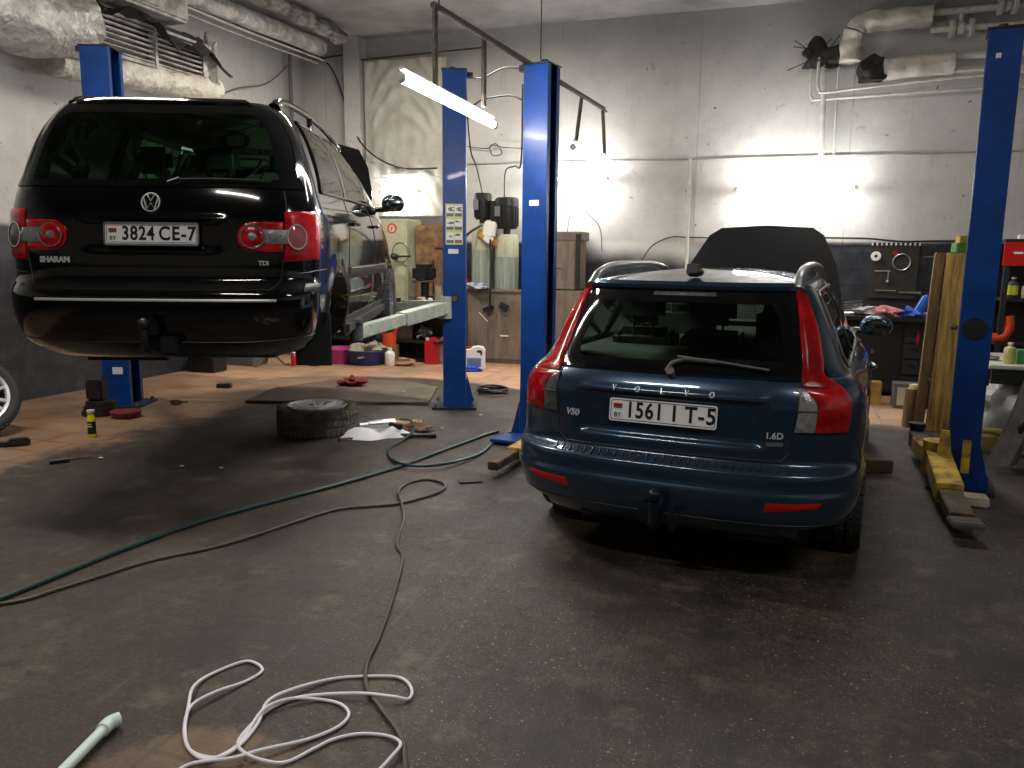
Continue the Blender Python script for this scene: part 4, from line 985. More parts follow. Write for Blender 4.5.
# ================================================================ LAMPS
def emit_mat(name, col, s):
    m = bpy.data.materials.new(name); nt, N, L, P = nodes(m); P.inputs['Base Color'].default_value = (.9, .9, .9, 1)
    P.inputs['Emission Color'].default_value = (*col, 1); P.inputs['Emission Strength'].default_value = s; return m
EM = emit_mat('fluorescent_tube_light', (1, .97, .92), 85); EMW = emit_mat('wall_tube_light', (1, .98, .94), 95)
def tube_lamp(label, a, b, r=.02, em=EM, batten=None, group=None):
    a, b = Vector(a), Vector(b); c = (a+b)/2; root = thing('tube_lamp', label, 'lamp', c, 0, group)
    d = (b-a).normalized()
    g = G(); g.cyl(a-c, b-c, r, n=14); g.build('tube', em, root)
    for p in (a, b):
        g = G(); s_ = -1 if p == a else 1; g.cyl(p-c-d*.01*s_, p-c+d*.045*s_, r*1.08, n=14); g.build('end_cap', K['white'], root)
    if batten:
        bo = Vector(batten); M = Matrix.Translation(bo) @ Matrix.Rotation(atan2(d.y, d.x), 4, 'Z') 
        g = G(); g.box((0, 0, 0), ((b-a).length+.02, .03, .02), M=M, bev=.006); g.build('batten', K['white'], root)
    return root
FG = None
tube_lamp('long bright tube lamp hanging from the rusty bar, left of the middle post', (-.66, 4.86, 2.55), (-.17, 6.52, 2.55), .026, EM, (0, 0, .055))
tube_lamp('short bright tube lamp hanging from the far end of the rusty bar', (.56, 7.80, 2.55), (1.01, 8.95, 2.55), .026, EM, (0, 0, .055))
def wl(label, u0, u1, z): k = .982; z = 1.55+(z-1.55)*k; tube_lamp(label, B(u0*k, 10.96, z), B(u1*k, 10.96, z), .022, EMW, B(0, .07, 0))
wl('bright wall tube lamp behind the middle lift post', -3.62, -2.50, 2.60)
wl('bright wall tube lamp above the raised bonnet of the blue car', -.74, .68, 2.43)
tube_lamp('bright tube lamp right of the raised black car, above its mirror', B(-5.86, 10.95, 2.45), B(-5.27, 10.95, 2.45), .026, EM, (0, .0, .05))
fr = thing('lamp_frame', 'rusty steel bar frame resting on the middle post, holding two tube lamps', 'frame', (0, 0, 0))
K['barrust'] = mat('bar_rust', (.09, .065, .05), .7, metal=.3, col2=(.03, .025, .02), vs=12)
b0, b1 = B(-2.23, 4.88, 3.09), B(-2.0, 8.72, 3.09)
g = G(); g.cyl(b0, b1, .022, n=8); g.cyl(b0+Vector((.03, 0, -.03)), b1+Vector((.03, 0, -.03)), .012, n=6); g.build('crossbar', K['barrust'], fr)
for t, zb in ((0.006, 2.60), (.20, 2.6), (.80, 2.6), (.99, 2.6)):
    p = b0.lerp(b1, t); q = Vector((p.x, p.y, zb)); 
    if t > .7: q = Vector((.56+(.45)*((t-.80)/.19*.85+.05), 7.80+1.15*((t-.80)/.19*.85+.05), zb))
    g = G(); g.cyl(p, q, .019, n=8); g.build('hanger_rod', K['barrust'], fr)
for p in (b0.lerp(b1, .02), b0.lerp(b1, .5)):
    g = G(); g.cyl(p, (p.x, p.y, ZC), .006, n=6); g.build('ceiling_wire', K['black'], fr)

def bt(name, label, cat, u, v, z=0, group=None, rz=0): return thing(name, label, cat, B(u, v, z), rz-BA, group)
def one(g, name, m, label, cat, u, v, z=0, rz=0, group=None, smooth=True, sharp=40):
    o = g.build(name, m, None, smooth=smooth, sharp=sharp); o.location = B(u, v, z); o.rotation_euler = (0, 0, rz-BA); return tag(o, label, cat, group)
def onew(g, name, m, label, cat, x=0, y=0, z=0, rz=0, group=None, smooth=True, sharp=40):
    o = g.build(name, m, None, smooth=smooth, sharp=sharp); o.location = (x, y, z); o.rotation_euler = (0, 0, rz); return tag(o, label, cat, group)

# ================================================================ PIPES AND DUCTS
PW = mat('pipe_white_paint', (.62, .61, .57), .5, var=.25, vs=6); WR = mat('insulation_wrap', (.62, .60, .54), .75, col2=(.42, .39, .34), vs=3, bump=.6, bs=7, bd=.06)
FO = mat('silver_foil_wrap', (.62, .61, .58), .4, metal=.2, col2=(.36, .34, .32), vs=4, bump=1, bs=5, bd=.12); DK = mat('sooty_rubble', (.03, .028, .026), .9, var=.5, bump=.8, bs=20)
def pipe(label, pts, r, m=PW, cat='pipe', name='wall_pipe', k=6, **kw):
    g = G(); P = [B(*p) for p in pts]; g.tube(smooth_path(P, k) if k else P, r, 12); return onew(g, name, m, label, cat, **kw)
pipe('thick white vertical pipe on the far wall above the raised bonnet', [(.22, 11.2, 4.15), (.26, 11.2, 3.0), (.30, 11.2, 1.80)], .035, k=2)
pipe('thin white vertical pipe just right of the thick vertical pipe', [(.40, 11.2, 4.2), (.40, 11.2, 3.6), (.42, 11.2, 2.45)], .014, k=2)
pipe('thin white pipe, lower of two, bending up into the sooty hole', [(.08, 11.2, 4.0), (.08, 11.2, 3.62), (.11, 11.2, 3.53), (.2, 11.2, 3.51), (1.0, 11.19, 3.53), (2.0, 11.2, 3.55), (5.3, 11.2, 3.6)], .018)
pipe('thin white pipe, upper of two, bending up into the sooty hole', [(.16, 11.12, 4.0), (.16, 11.12, 3.7), (.19, 11.12, 3.60), (.27, 11.12, 3.58), (1.0, 11.12, 3.63), (2.0, 11.12, 3.68), (5.3, 11.12, 3.8)], .018)
def wrapped(label, pts, r, m=WR, seed=1, name='insulated_pipe', amp=.10, ring=7, cat='pipe'):
    rnd = random.Random(seed); ph = [rnd.uniform(0, 6) for _ in range(6)]; P = smooth_path([B(*p) for p in pts], 14); g = G(); n = 28; rows = []
    for i, p in enumerate(P):
        t = (P[min(i+1, len(P)-1)]-P[max(i-1, 0)]).normalized(); x, y, _ = orth(t); s = i/len(P)*len(pts)
        row = []
        for j in range(n):
            a = 2*pi*j/n; rr = r*(1+amp*(.5*sin(ring*s+ph[0]+sin(a+ph[1]))+.35*sin(3*a+2.3*s+ph[2])+.3*sin(5*a-3.1*s+ph[3])*sin(2*s+ph[4])+.2*sin(9*a+8*s)))
            row.append(p+(x*cos(a)+y*sin(a))*rr)
        rows.append(row)
    g.grid(rows, closed=True); g.add(rows[0], [tuple(range(n))]); g.add(rows[-1], [tuple(range(n))[::-1]])
    return onew(g, name, m, label, cat)
wrapped('upper white wrapped pipe with a bend, top right of the far wall', [(.52, 11.12, 3.92), (.52, 11.12, 4.12), (.62, 11.1, 4.34), (.95, 11.1, 4.38), (1.38, 11.1, 4.38)], .125, seed=2)
wrapped('lower short white wrapped pipe with a torn dark end, far wall right', [(.90, 11.1, 3.80), (1.2, 11.1, 3.82), (1.66, 11.1, 3.83)], .125, seed=4, amp=.05)
g = G(); g.blob((0, 0, 0), (.26, .20, .28), 6, 14, .5); one(g, 'torn_insulation', DK, 'ragged dark torn lagging at the end of the lower wrapped pipe', 'insulation', .78, 11.08, 3.78)
g = G(); g.blob((0, 0, 0), (.5, .14, .34), 9, 16, .5); 
for i in range(14):
    r_ = random.Random(i); g.cyl((r_.uniform(-.2, .2), 0, r_.uniform(-.1, .1)), (r_.uniform(-.45, .35), -.1, r_.uniform(-.2, .25)), .006, n=5)
one(g, 'rubble_stuffing', DK, 'sooty stuffed hole in the far wall where the white pipes enter', 'hole', .20, 11.18, 4.02)
vt = bt('heating_pipe', 'white pipe run with flanged valves, top right corner of the photo', 'pipe', 1.38, 11.12, 0)
g = G(); g.cyl((0, 0, 4.42), (3.6, 0, 4.45), .04, n=12); g.build('upper_pipe', PW, vt)
g = G(); g.cyl((0, -.02, 4.22), (3.6, -.02, 4.22), .035, n=12); g.build('lower_pipe', PW, vt)
for i, (x, z) in enumerate(((.70, 4.44), (.85, 4.44), (.22, 4.22), (.42, 4.22))):
    g = G(); g.cyl((x-.014, 0, z), (x+.014, 0, z), .105, n=18); g.cyl((x+.02, 0, z), (x+.035, 0, z), .10, n=18); g.build('flange', PW, vt)
for x, z in ((.775, 4.44), (.32, 4.22)):
    g = G(); g.ball((x, 0, z), .075, 8); g.cyl((x, 0, z), (x, 0, z+.20), .028, n=10); g.lathe([(.02, 0), (.075, 0), (.08, .01), (.075, .02), (.02, .02)], Matrix.Translation((x, 0, z+.19)), 20); g.build('valve', PW, vt)
pipe('white straight pipe right of the lower wrapped pipe', [(1.60, 11.1, 3.90), (5.2, 11.1, 3.95)], .04, k=0); pipe('narrower white pipe below the lower wrapped pipe, far wall right', [(1.60, 11.1, 3.74), (5.2, 11.1, 3.78)], .025, k=0)
pipe('thin grey conduit running along the whole far wall', [(-5.2, 11.284, 2.86), (-2.44, 11.284, 2.845), (-.8, 11.284, 2.835), (2.6, 11.284, 2.83), (5.4, 11.284, 2.83)], .010, mat('conduit_grey', (.42, .42, .4), .6, var=.3), name='conduit', k=2)
pipe('white vertical conduit left of the raised blue bonnet', [(-1.38, 11.25, 2.84), (-1.36, 11.25, 1.2)], .022, name='conduit', k=2)
pipe('dark cable running along the top of the dark wall paint, right', [(.3, 11.26, 1.80), (.9, 11.26, 1.79), (1.3, 11.25, 1.755), (1.9, 11.26, 1.765), (4.5, 11.26, 1.78)], .012, K['black'], cat='cable', name='wall_cable')
pipe('thin cable arching over the dark paint left of the bonnet', [(-2.0, 11.27, 1.45), (-1.85, 11.27, 1.68), (-1.6, 11.27, 1.80), (-1.36, 11.27, 1.80), (-.6, 11.27, 1.78)], .008, K['black'], cat='cable', name='wall_cable')
pipe('thin cable hooping above the wooden crate', [(-3.05, 11.2, 1.85), (-3.0, 11.22, 2.15), (-2.85, 11.24, 2.17), (-2.6, 11.25, 1.95), (-2.55, 11.25, 1.6)], .007, K['grey'], cat='cable', name='wall_cable')
# left side
pipe('dark vertical pipe near the far left corner', [(-7.30, 10.82, 4.5), (-7.30, 10.82, 2.0), (-7.30, 10.82, .3)], .03, mat('pipe_grey', (.12, .12, .12), .6), k=2)
pipe('cable bundle under the silver duct along the left wall', [(-7.1, 7.6, 4.50), (-7.05, 9.3, 4.47), (-7.0, 11.1, 4.45)], .035, K['black'], cat='cable', name='cable_bundle')
pipe('thin white pipe beside the cable bundle, left wall', [(-7.0, 7.4, 4.42), (-6.95, 9.3, 4.40), (-6.9, 11.2, 4.42)], .014, cat='pipe')
pipe('second thin white pipe beside the cable bundle, nearer the wall', [(-7.15, 7.4, 4.40), (-7.1, 9.3, 4.38), (-7.05, 11.2, 4.40)], .012, cat='pipe')
pipe('thin cable sagging from the silver duct to the vertical pipe, left wall', [(-7.3, 8.9, 3.45), (-7.35, 9.6, 3.75), (-7.36, 10.3, 3.95), (-7.33, 10.8, 4.3)], .01, K['grey'], cat='cable', name='wall_cable')
pipe('black cable sagging over the drape on the far wall', [(-7.0, 11.2, 4.5), (-6.75, 11.2, 4.2), (-6.45, 11.15, 3.45), (-6.1, 11.0, 3.05), (-5.6, 11.0, 2.80), (-5.0, 11.05, 2.78)], .012, K['black'], cat='cable', name='wall_cable')
pipe('black cable running to the column in the far left corner', [(-7.1, 11.2, 4.46), (-6.7, 11.24, 4.50), (-6.55, 11.24, 4.45), (-6.54, 11.24, 3.6), (-6.56, 11.24, 2.2)], .012, K['black'], cat='cable', name='wall_cable')
wrapped('long silver wrapped duct under the ceiling along the left wall', [(-6.90, 7.0, 4.50), (-6.90, 8.3, 4.53), (-6.90, 9.8, 4.56), (-6.88, 11.0, 4.57)], .12, FO, 7, 'silver_duct', .05, 5, cat='duct')
wrapped('crumpled silver duct end close to the ceiling, far left corner', [(-6.2, 8.2, 4.58), (-6.25, 9.6, 4.58), (-6.3, 10.6, 4.58)], .10, mat('dirty_foil', (.26, .25, .23), .5, metal=.3, col2=(.08, .07, .06), vs=5, bump=1, bs=9, bd=.1), 8, 'silver_duct', .3, 9, cat='duct')
wrapped('big crumpled silver wrapped duct, top left corner of the photo', [(-7.0, 3.4, 3.70), (-7.0, 4.6, 3.71), (-7.0, 5.6, 3.72), (-6.98, 6.62, 3.74)], .36, FO, 11, 'silver_duct', .16, 6, cat='duct')
wrapped('white wrapped duct under the louvred heater', [(-7.05, 6.4, 3.40), (-7.05, 7.4, 3.46), (-7.05, 8.3, 3.52), (-7.05, 8.78, 3.56)], .15, mat('white_foil', (.70, .68, .62), .5, col2=(.48, .44, .38), vs=5, bump=1, bs=7, bd=.10), 12, 'silver_duct', .08, 14, cat='duct')
hu = bt('unit_heater', 'louvred unit heater high on the left wall above the black car', 'heater', -6.98, 7.62, 3.80)
hz = mat('heater_metal', (.50, .49, .46), .55, col2=(.22, .2, .18), vs=5)
g = G(); g.box((-.18, 0, .04), (.26, 1.94, .56), bev=.01); g.build('casing', K['iron'], hu)
for z in (-.20, .22): g = G(); g.box((0, 0, z), (.10, 1.94, .03)); g.build('casing_rim', hz, hu)
for y in (-.95, .05, .95): g = G(); g.box((.01, y, 0), (.10, .04, .44)); g.build('casing_rim', hz, hu)
g = G(); g.box((-.035, 0, 0), (.01, 1.9, .42)); g.build('dark_core', K['black'], hu)
for i in range(7): g = G(); g.box((.03, 0, -.165+i*.056), (.03, 1.9, .018), ry=-.15); g.build('louvre', hz, hu)
g = G(); g.blob((-.02, .98, .0), (.24, .24, .62), 5, 14, .3); g.build('lagging', FO, hu)
tarp = mat('dark_tarp', (.05, .047, .042), .75, var=.4, bump=.5, bs=9)
g = G(); rows = []
for i in range(31):
    t = i/30; rows.append([Vector((-.20+.5*s+.03*sin(9*t+4*s), -1.1+2.2*t, .30-.36*s*(.2+t*.9)+.06*sin(14*t+3*s)+.05*sin(31*t))) for s in [k/10 for k in range(11)]])
g.grid(rows); rows2 = [[p-Vector((0, 0, .012)) for p in r] for r in rows]; g.grid(rows2); one(g, 'tarpaulin', tarp, 'dark ragged sheet draped over the top of the louvred heater', 'sheet', -7.02, 7.62, 3.86)
g = G(); g.box((0, 0, 0), (.5, 1.0, .45), bev=.03); g.box((.26, -.15, 0), (.02, .3, .35)); one(g, 'duct_box', hz, 'grey sheet-metal duct box above the louvred heater', 'duct', -7.05, 7.6, 4.38)
# corner column and drape
g = G(); g.box((0, 0, ZC/2), (.26, .22, ZC)); o = g.build('trim_1', mw, None, smooth=False); o.location = B(-6.42, 11.2); o.rotation_euler = (0, 0, -BA); tag(o, kind='structure')
g = G(); g.box((0, 0, 0), (1.35, .02, .5)); 
dr = mat('drape_cloth', (.50, .49, .45), .9, col2=(.38, .36, .32), vs=2, bump=.3, bs=20); g = G(); rows = []
for i in range(61):
    t = i/60; row = []
    for k in range(61):
        s = k/60; sag = .05*sin(s*pi)*(1+sin(11*t+2.5*(s-.5)**2*8))*(t < .75)*(.3+t)
        ang = (s*1.5+(1-t)*1.1); f = .05*sin(ang*13+sin(3*t)*2)*sstep(.45, 1.0, t)*(.25+.75*s); f2 = .012*sin(38*s+6*t)
        f += .06*abs(sin(((1-t)*1.0-.36*sin(pi*s)+.1*s)*22))**2*(1-sstep(.30, .62, t))*sin(pi*s)
        row.append(Vector((-.62+1.34*s, -.06-sag-abs(f)-f2*.6, (1-t)*2.25)))
    rows.append(row)
g.grid(rows); g.grid([[p+Vector((0, .008, 0)) for p in r] for r in rows])
one(g, 'wall_drape', dr, 'creased grey cloth drape hanging on the far wall left of the sticker post', 'drape', -5.60, 11.2, 2.10)
pipe('dark rod along the top of the grey cloth drape', [(-6.25, 11.1, 4.38), (-4.3, 11.1, 4.42)], .014, K['barrust'], name='drape_rod', cat='rod', k=0)
pipe('thin white rod across the lower part of the cloth drape', [(-6.2, 11.0, 2.66), (-4.6, 11.0, 2.66)], .008, PW, name='drape_rod', cat='rod', k=0)

# ================================================================ FAR LEFT BENCH AREA
cream = mat('cream_cabinet_paint', (.55, .56, .40), .5, col2=(.40, .40, .28), vs=4, rvar=.1); brown = mat('rust_brown_panel', (.33, .19, .09), .7, col2=(.13, .07, .04), vs=6, bump=.3)
cb = bt('machine_cabinet', 'cream metal machine cabinet with a round red-edged sign, right of the black car', 'cabinet', -5.69, 10.95, 0)
g = G(); g.box((0, 0, 1.02), (.72, .5, 2.04), bev=.015); g.build('body', cream, cb)
g = G(); g.box((.02, -.255, 1.15), (.62, .02, 1.5), bev=.006); g.build('door', cream, cb)
g = G(); g.lathe([(.055, 0), (.055, .012), (.072, .012), (.072, 0)], Matrix.Translation((.13, -.258, 1.90)) @ Matrix.Rotation(pi/2, 4, 'X'), 28); sg_ = g.build('sign_ring', K['red'], cb)
g = G(); g.cyl((.13, -.258, 1.90), (.13, -.266, 1.90), .056, n=28); g.build('sign_face', mat('sign_pink', (.75, .55, .42), .5), sg_)
g = G(); g.box((.118, -.268, 1.895), (.012, .004, .06)); g.box((.135, -.268, 1.92), (.04, .004, .011)); g.build('sign_letter', K['red'], sg_)
g = G(); g.cyl((.20, -.26, 1.50), (.20, -.36, 1.50), .035, n=14); g.cyl((.20, -.34, 1.50), (.46, -.34, 1.50), .014, n=8); g.ball((.20, -.36, 1.50), .05, 8); g.build('crank_handle', K['iron'], cb)
g = G(); g.tube([Vector((.27+.14*cos(a), -.27, 1.56+.14*sin(a))) for a in [2*pi*i/24 for i in range(24)]], .008, 6, closed=True); g.build('guard_ring', K['steel'], cb)
pn = bt('rusty_panel', 'rust-brown metal panel beside the cream cabinet, behind the sticker post', 'panel', -4.98, 11.02, 0)
g = G(); g.box((-.03, 0, .98), (.56, .22, 1.95), bev=.01); g.box((.08, -.12, 1.72), (.14, .03, .18)); g.build('body', brown, pn)
g = G(); g.cyl((-.02, -.12, .95), (-.02, -.12, 1.45), .012, n=8); g.build('rod', K['iron'], pn)
bench = bt('work_bench', 'cluttered long work bench along the far wall behind the black car', 'bench', -5.75, 10.44, 0)
g = G(); g.box((0, 0, .82), (2.7, .42, .05), bev=.006); g.build('bench_top', mat('pinkish_board', (.38, .24, .18), .6, col2=(.2, .12, .08), vs=7), bench)
for x in (-1.25, 0, 1.25):
    for y in (-.17, .17): g = G(); g.box((x, y, .4), (.06, .06, .8)); g.build('leg', K['iron'], bench)
g = G(); g.box((0, 0, .30), (2.55, .38, .03)); g.build('shelf', K['black'], bench)
g = G(); g.box((0, .20, .42), (2.6, .02, .8)); g.build('back_board', K['black'], bench)
g = G(); g.box((.9, -.22, .76), (1.0, .02, .12)); g.build('rail', mat('greygreen_paint', (.16, .22, .18), .5, var=.3), bench)
vc = bt('bench_vice', 'black bench vice on the far bench, beside the cream cabinet', 'vice', -4.95, 10.50, .845)
g = G(); g.box((0, 0, .05), (.22, .2, .10), bev=.02); g.build('base', K['iron'], vc); g = G(); g.box((0, -.02, .42), (.30, .28, .26), bev=.06); g.cyl((0, 0, .1), (0, 0, .4), .06); g.build('jaw', K['black'], vc); g = G(); g.cyl((-.04, -.17, .30), (.22, -.17, .32), .012); g.cyl((-.04, -.3, .31), (-.04, .05, .31), .018); g.build('screw_handle', K['steel'], vc)
g = G(); g.blob((0, 0, 0), (.12, .06, .06), 2, 8, .3); one(g, 'green_grip_tool', mat('green_plastic', (.08, .42, .08), .4), 'bright green tool grip hanging from the bench vice', 'tool', -4.95, 10.40, 1.20)
def bottle(label, u, v, z, h, r, m, cap=None, name='bottle', neck=.35, group=None, cat='bottle', labelm=None, world=False, capn='cap'):
    root = thing(name, label, cat, (u, v, z) if world else B(u, v, z), 0, group); g = G()
    g.lathe([(.001, 0), (r*.92, 0), (r, .012), (r, h*.68), (r*.86, h*.76), (r*neck, h*.84), (r*neck, h*.93), (.001, h*.93)], None, 20); g.build('body', m, root)
    g = G(); g.lathe([(.001, h*.92), (r*neck*1.25, h*.92), (r*neck*1.25, h), (.001, h)], None, 16); g.build(capn, cap or K['black'], root)
    if labelm: g = G(); g.lathe([(r*1.012, h*.15), (r*1.012, h*.6)], None, 20); g.build('paper_label', labelm, root)
    return root
def canister(label, x, y, z, w_, d_, h, m, cap, rz=0, labelm=None, name='canister'):
    root = thing(name, label, 'canister', (x, y, z), rz); g = G()
    R = Matrix(((1, 0, 0, 0), (0, 0, 1, 0), (0, 1, 0, 0), (0, 0, 0, 1)))
    out = [(-w_/2, .01), (-w_/2+.01, 0), (w_/2-.01, 0), (w_/2, .01), (w_/2, h*.80), (w_/2-.03, h*.93), (w_*.15, h*.97), (-w_*.15, h*.93), (-w_*.2, h*.86), (-w_*.42, h*.84), (-w_/2, h*.78)]
    hole = [(w_*.06, h*.74), (w_*.12, h*.82), (w_*.3, h*.82), (w_*.36, h*.76), (w_*.34, h*.62), (w_*.27, h*.60), (w_*.26, h*.70)]
    g.prism(out, -d_/2, d_/2, R); b_ = g.build('body', m, root, smooth=False)
    md = b_.modifiers.new('bev', 'BEVEL'); md.width = .012; md.segments = 3
    g = G(); g.prism(hole, -d_/2-.002, d_/2+.002, R); g.build('handle_recess', K['black'], root, smooth=False)
    g = G(); g.cyl((-w_*.33, 0, h*.84), (-w_*.33, 0, h*.94), .028, n=14); g.build('cap', cap, root)
    if labelm: g = G(); g.box((-w_*.05, -d_/2-.001, h*.32), (w_*.7, .002, h*.36)); g.build('paper_label', labelm, root)
    return root
def tub(label, x, y, z, r0, r1, h, m, name='tub', sx=1, fill=None, cat='tub'):
    root = thing(name, label, cat, (x, y, z)); g = G()
    g.lathe([(.001, .004), (r0, .004), (r0*.99, 0), (r1, h), (r1+.012, h), (r1+.012, h-.015), (r1*.99, h-.02), (r0*.95, .012), (.001, .012)], Matrix.Diagonal((sx, 1, 1, 1)), 32); g.build('body', m, root)
    g = G(); g.tube([Vector(((r1+.006)*sx*cos(a), (r1+.006)*sin(a), h)) for a in [2*pi*i/32 for i in range(32)]], .008, 8, closed=True); g.build('rim', m, root)
    return root
pinkm = mat('pink_plastic', (.52, .05, .25), .4); bluem = mat('navy_plastic', (.03, .03, .16), .4); orng = mat('orange_plastic', (.75, .09, .02), .4); redp = mat('red_plastic', (.55, .01, .02), .35, var=.2); whp = mat('white_plastic', (.78, .78, .74), .4)
tub('pink plastic wash tub on the floor beside the mud flap of the black car', -2.45, 11.28, 0, .17, .215, .21, pinkm)
tub('dark blue plastic tub filled with pale rags, right of the pink tub', -2.05, 11.18, 0, .21, .27, .20, bluem, sx=1.1)
g = G(); g.blob((0, 0, 0), (.42, .34, .2), 21, 14, .5); g.blob((.1, .05, .05), (.25, .2, .16), 22, 12, .5); onew(g, 'rag_heap', mat('pale_rags', (.42, .38, .28), .9, var=.5, vs=9), 'heap of pale rags in the dark blue tub', 'rags', -2.05, 11.18, .185)
tub('orange bucket on the floor under the white lift arm', -1.745, 11.30, .255, .09, .115, .24, orng, 'bucket', cat='bucket')
g = G(); g.box((0, 0, .1275), (.24, .24, .255), bev=.01); onew(g, 'wooden_block', K['wood'], 'wooden block under the orange bucket', 'block', -1.745, 11.30, 0)
bottle('small white plastic jug right of the dark blue tub', -1.70, 11.02, 0, .25, .07, whp, whp, 'jug', .4, cat='jug', world=True)
g = G(); g.blob((0, 0, .05), (.26, .2, .1), 31, 10, .3); onew(g, 'cloth_lump', mat('tan_rag', (.30, .2, .12), .9), 'tan cloth lump on the floor right of the white jug', 'rag', -1.50, 11.05, 0)
canister('red fuel canister on the floor, left of the sticker post', -1.14, 11.30, 0, .20, .17, .39, redp, whp)
canister('small white plastic canister half hidden behind the sticker post', -1.0, 11.45, 0, .20, .16, .38, whp, redp)
canister('white five-litre canister with a label between the two blue posts', -.50, 10.75, 0, .27, .17, .33, whp, redp, labelm=mat('blue_label', (.15, .18, .35), .5))
g = G(); g.blob((0, 0, .03), (.26, .12, .08), 40, 10, .3); onew(g, 'blue_cloth', mat('blue_rag', (.03, .07, .5), .8), 'crumpled blue glove at the foot of the white canister', 'glove', -.55, 10.55, 0)
K['coilblack'] = mat('coil_black', (.02, .02, .02), .4)
g = G(); g.tube([Vector((( .16+.012*sin(i*.9))*cos(i*pi/12), (.16+.012*sin(i*.9))*sin(i*pi/12), .012+.0007*i)) for i in range(90)], .012, 6); onew(g, 'cable_coil', K['coilblack'], 'coil of black cable on the tiles between the two blue posts', 'cable', -.22, 8.85, 0)
bottle('red aerosol can on the floor beneath the black car', -3.0, 10.9, 0, .19, .04, redp, whp, 'aerosol_can', .5, cat='can', world=True)
g = G(); g.box((0, 0, .055), (.14, .14, .11), bev=.01); g.cyl((0, 0, .11), (0, 0, .17), .04); onew(g, 'small_motor', mat('red_brown_motor', (.2, .05, .04), .5, var=.5), 'small dark red motor on the floor beneath the black car', 'motor', -2.72, 10.95, 0)
g = G(); g.box((0, 0, .09), (.42, .28, .17), bev=.012); g.box((.0, 0, .185), (.38, .24, .02)); onew(g, 'battery_box', K['black'], 'black battery box by the left wall beneath the black car', 'battery', -3.98, 10.33, 0, -BA)
g = G(); g.box((0, 0, .13), (.5, .35, .26), bev=.01); g.build; onew(g, 'grey_crate', K['grey'], 'grey crate behind the black battery box', 'crate', -3.72, 11.05, 0, -BA)
g = G()
for a in (0, 2.1, 4.2): g.tube([(0, 0, .22), (.2*cos(a), .2*sin(a), .02), (.28*cos(a), .28*sin(a), .012)], .014, 6)
g.cyl((0, 0, .1), (0, 0, .34), .02); onew(g, 'jack_stand', mat('rusty_stand', (.14, .1, .07), .7, var=.5), 'small rusty stand with splayed legs beneath the black car', 'stand', -3.35, 10.95, 0)
for i, (x, y, w_, h_, m_, lb) in enumerate(((-2.95, 12.0, .3, .3, K['iron'], 'dark metal box under the bench left end'), (-1.62, 11.68, .34, .28, K['rusty'], 'rusty brown box under the far bench'), (-.90, 11.75, .18, .5, mat('maroon_can', (.2, .03, .03), .5), 'maroon tall can under the bench by the post'), (-1.95, 11.78, .16, .2, mat('teal_can', (.05, .16, .2), .5), 'teal round tin under the far bench'), (-1.30, 11.58, .22, .16, K['steel'], 'shiny metal gearbox piece under the far bench'))):
    g = G()
    if 'tin' in lb or 'can ' in lb: g.cyl((0, 0, 0), (0, 0, h_), w_/2, n=20); g.cyl((0, 0, h_-.01), (0, 0, h_+.006), w_/2+.006, n=20)
    elif 'gear' in lb: g.blob((0, 0, h_/2), (w_, w_, h_), 5, 10, .5)
    else: g.box((0, 0, h_/2), (w_, w_*.8, h_), bev=.01); g.box((0, 0, h_), (w_*1.03, w_*.83, .02), bev=.005)
    onew(g, ('metal_box', 'metal_box', 'tall_can', 'round_tin', 'gearbox_piece')[i], m_, lb, ('box', 'box', 'can', 'tin', 'part')[i], x, y, .318 if i in (1, 3, 4) else 0)
rnd = random.Random(5)
items = [('spanner', K['steel']), ('paint_tin', K['grey']), ('rag', mat('pink_rag_b', (.6, .4, .36), .9)), ('oil_filter', K['white']), ('drill_bit_box', K['black'])]
tones = ['dull steel', 'grey', 'pale pink', 'white', 'black']
for i in range(10):
    k = i % 5; u = -6.0+i*.15; nm, m_ = items[k]; g = G()
    if nm == 'spanner': g.cyl((-.1, 0, .01), (.1, .03, .01), .008, n=6); g.cyl((.1, .03, 0), (.1, .03, .02), .02, n=6); g.cyl((-.1, 0, 0), (-.1, 0, .02), .018, n=6)
    elif nm == 'paint_tin': g.cyl((0, 0, 0), (0, 0, .09), .04, n=16); g.cyl((0, 0, .088), (0, 0, .095), .043, n=16)
    elif nm == 'rag': g.blob((0, 0, .04), (.18, .14, .09), i, 10, .5)
    elif nm == 'oil_filter': g.lathe([(.001, 0), (.03, 0), (.035, .01), (.035, .07), (.02, .08), (.001, .08)], None, 16)
    else: g.box((0, 0, .03), (.14, .09, .06), bev=.006)
    one(g, nm, m_, f'{tones[k]} {nm.replace("_", " ")} on the far bench, {"left" if i < 5 else "right"} of the pair', nm.split('_')[-1], u, 10.35+rnd.uniform(0, .12), .845, rz=rnd.uniform(-1, 1))
# grey cabinet with the two waste-oil pumps
gw = mat('grey_worn_board', (.22, .18, .145), .7, col2=(.13, .105, .085), vs=4, stretch=(3, 3, .6), bump=.2)
cab = bt('grey_cabinet', 'grey-brown low cabinet between the two blue posts', 'cabinet', -3.92, 10.95, 0)
g = G(); g.box((0, 0, .51), (.92, .5, 1.02), bev=.01); g.build('body', gw, cab)
g = G(); g.box((.0, -.26, .48), (.88, .02, .84), bev=.004); g.build('door', gw, cab); g = G(); g.box((0, 0, 1.03), (.98, .55, .03), bev=.006); g.build('cabinet_top', gw, cab)
g = G(); g.box((.12, -.275, .40), (.12, .012, .02)); g.box((-.2, -.275, .66), (.18, .008, .012), ry=.75); g.build('handle', K['white'], cab)
g = G(); g.box((-.12, -.29, .78), (.16, .05, .06), ry=-.3); g.box((.12, -.30, .82), (.12, .06, .08), ry=.4); g.build('bracket', K['iron'], cab)
cab2 = bt('tall_cupboard', 'old grey-brown tall cupboard half hidden behind the blue estate car', 'cupboard', -3.05, 11.0, 0)
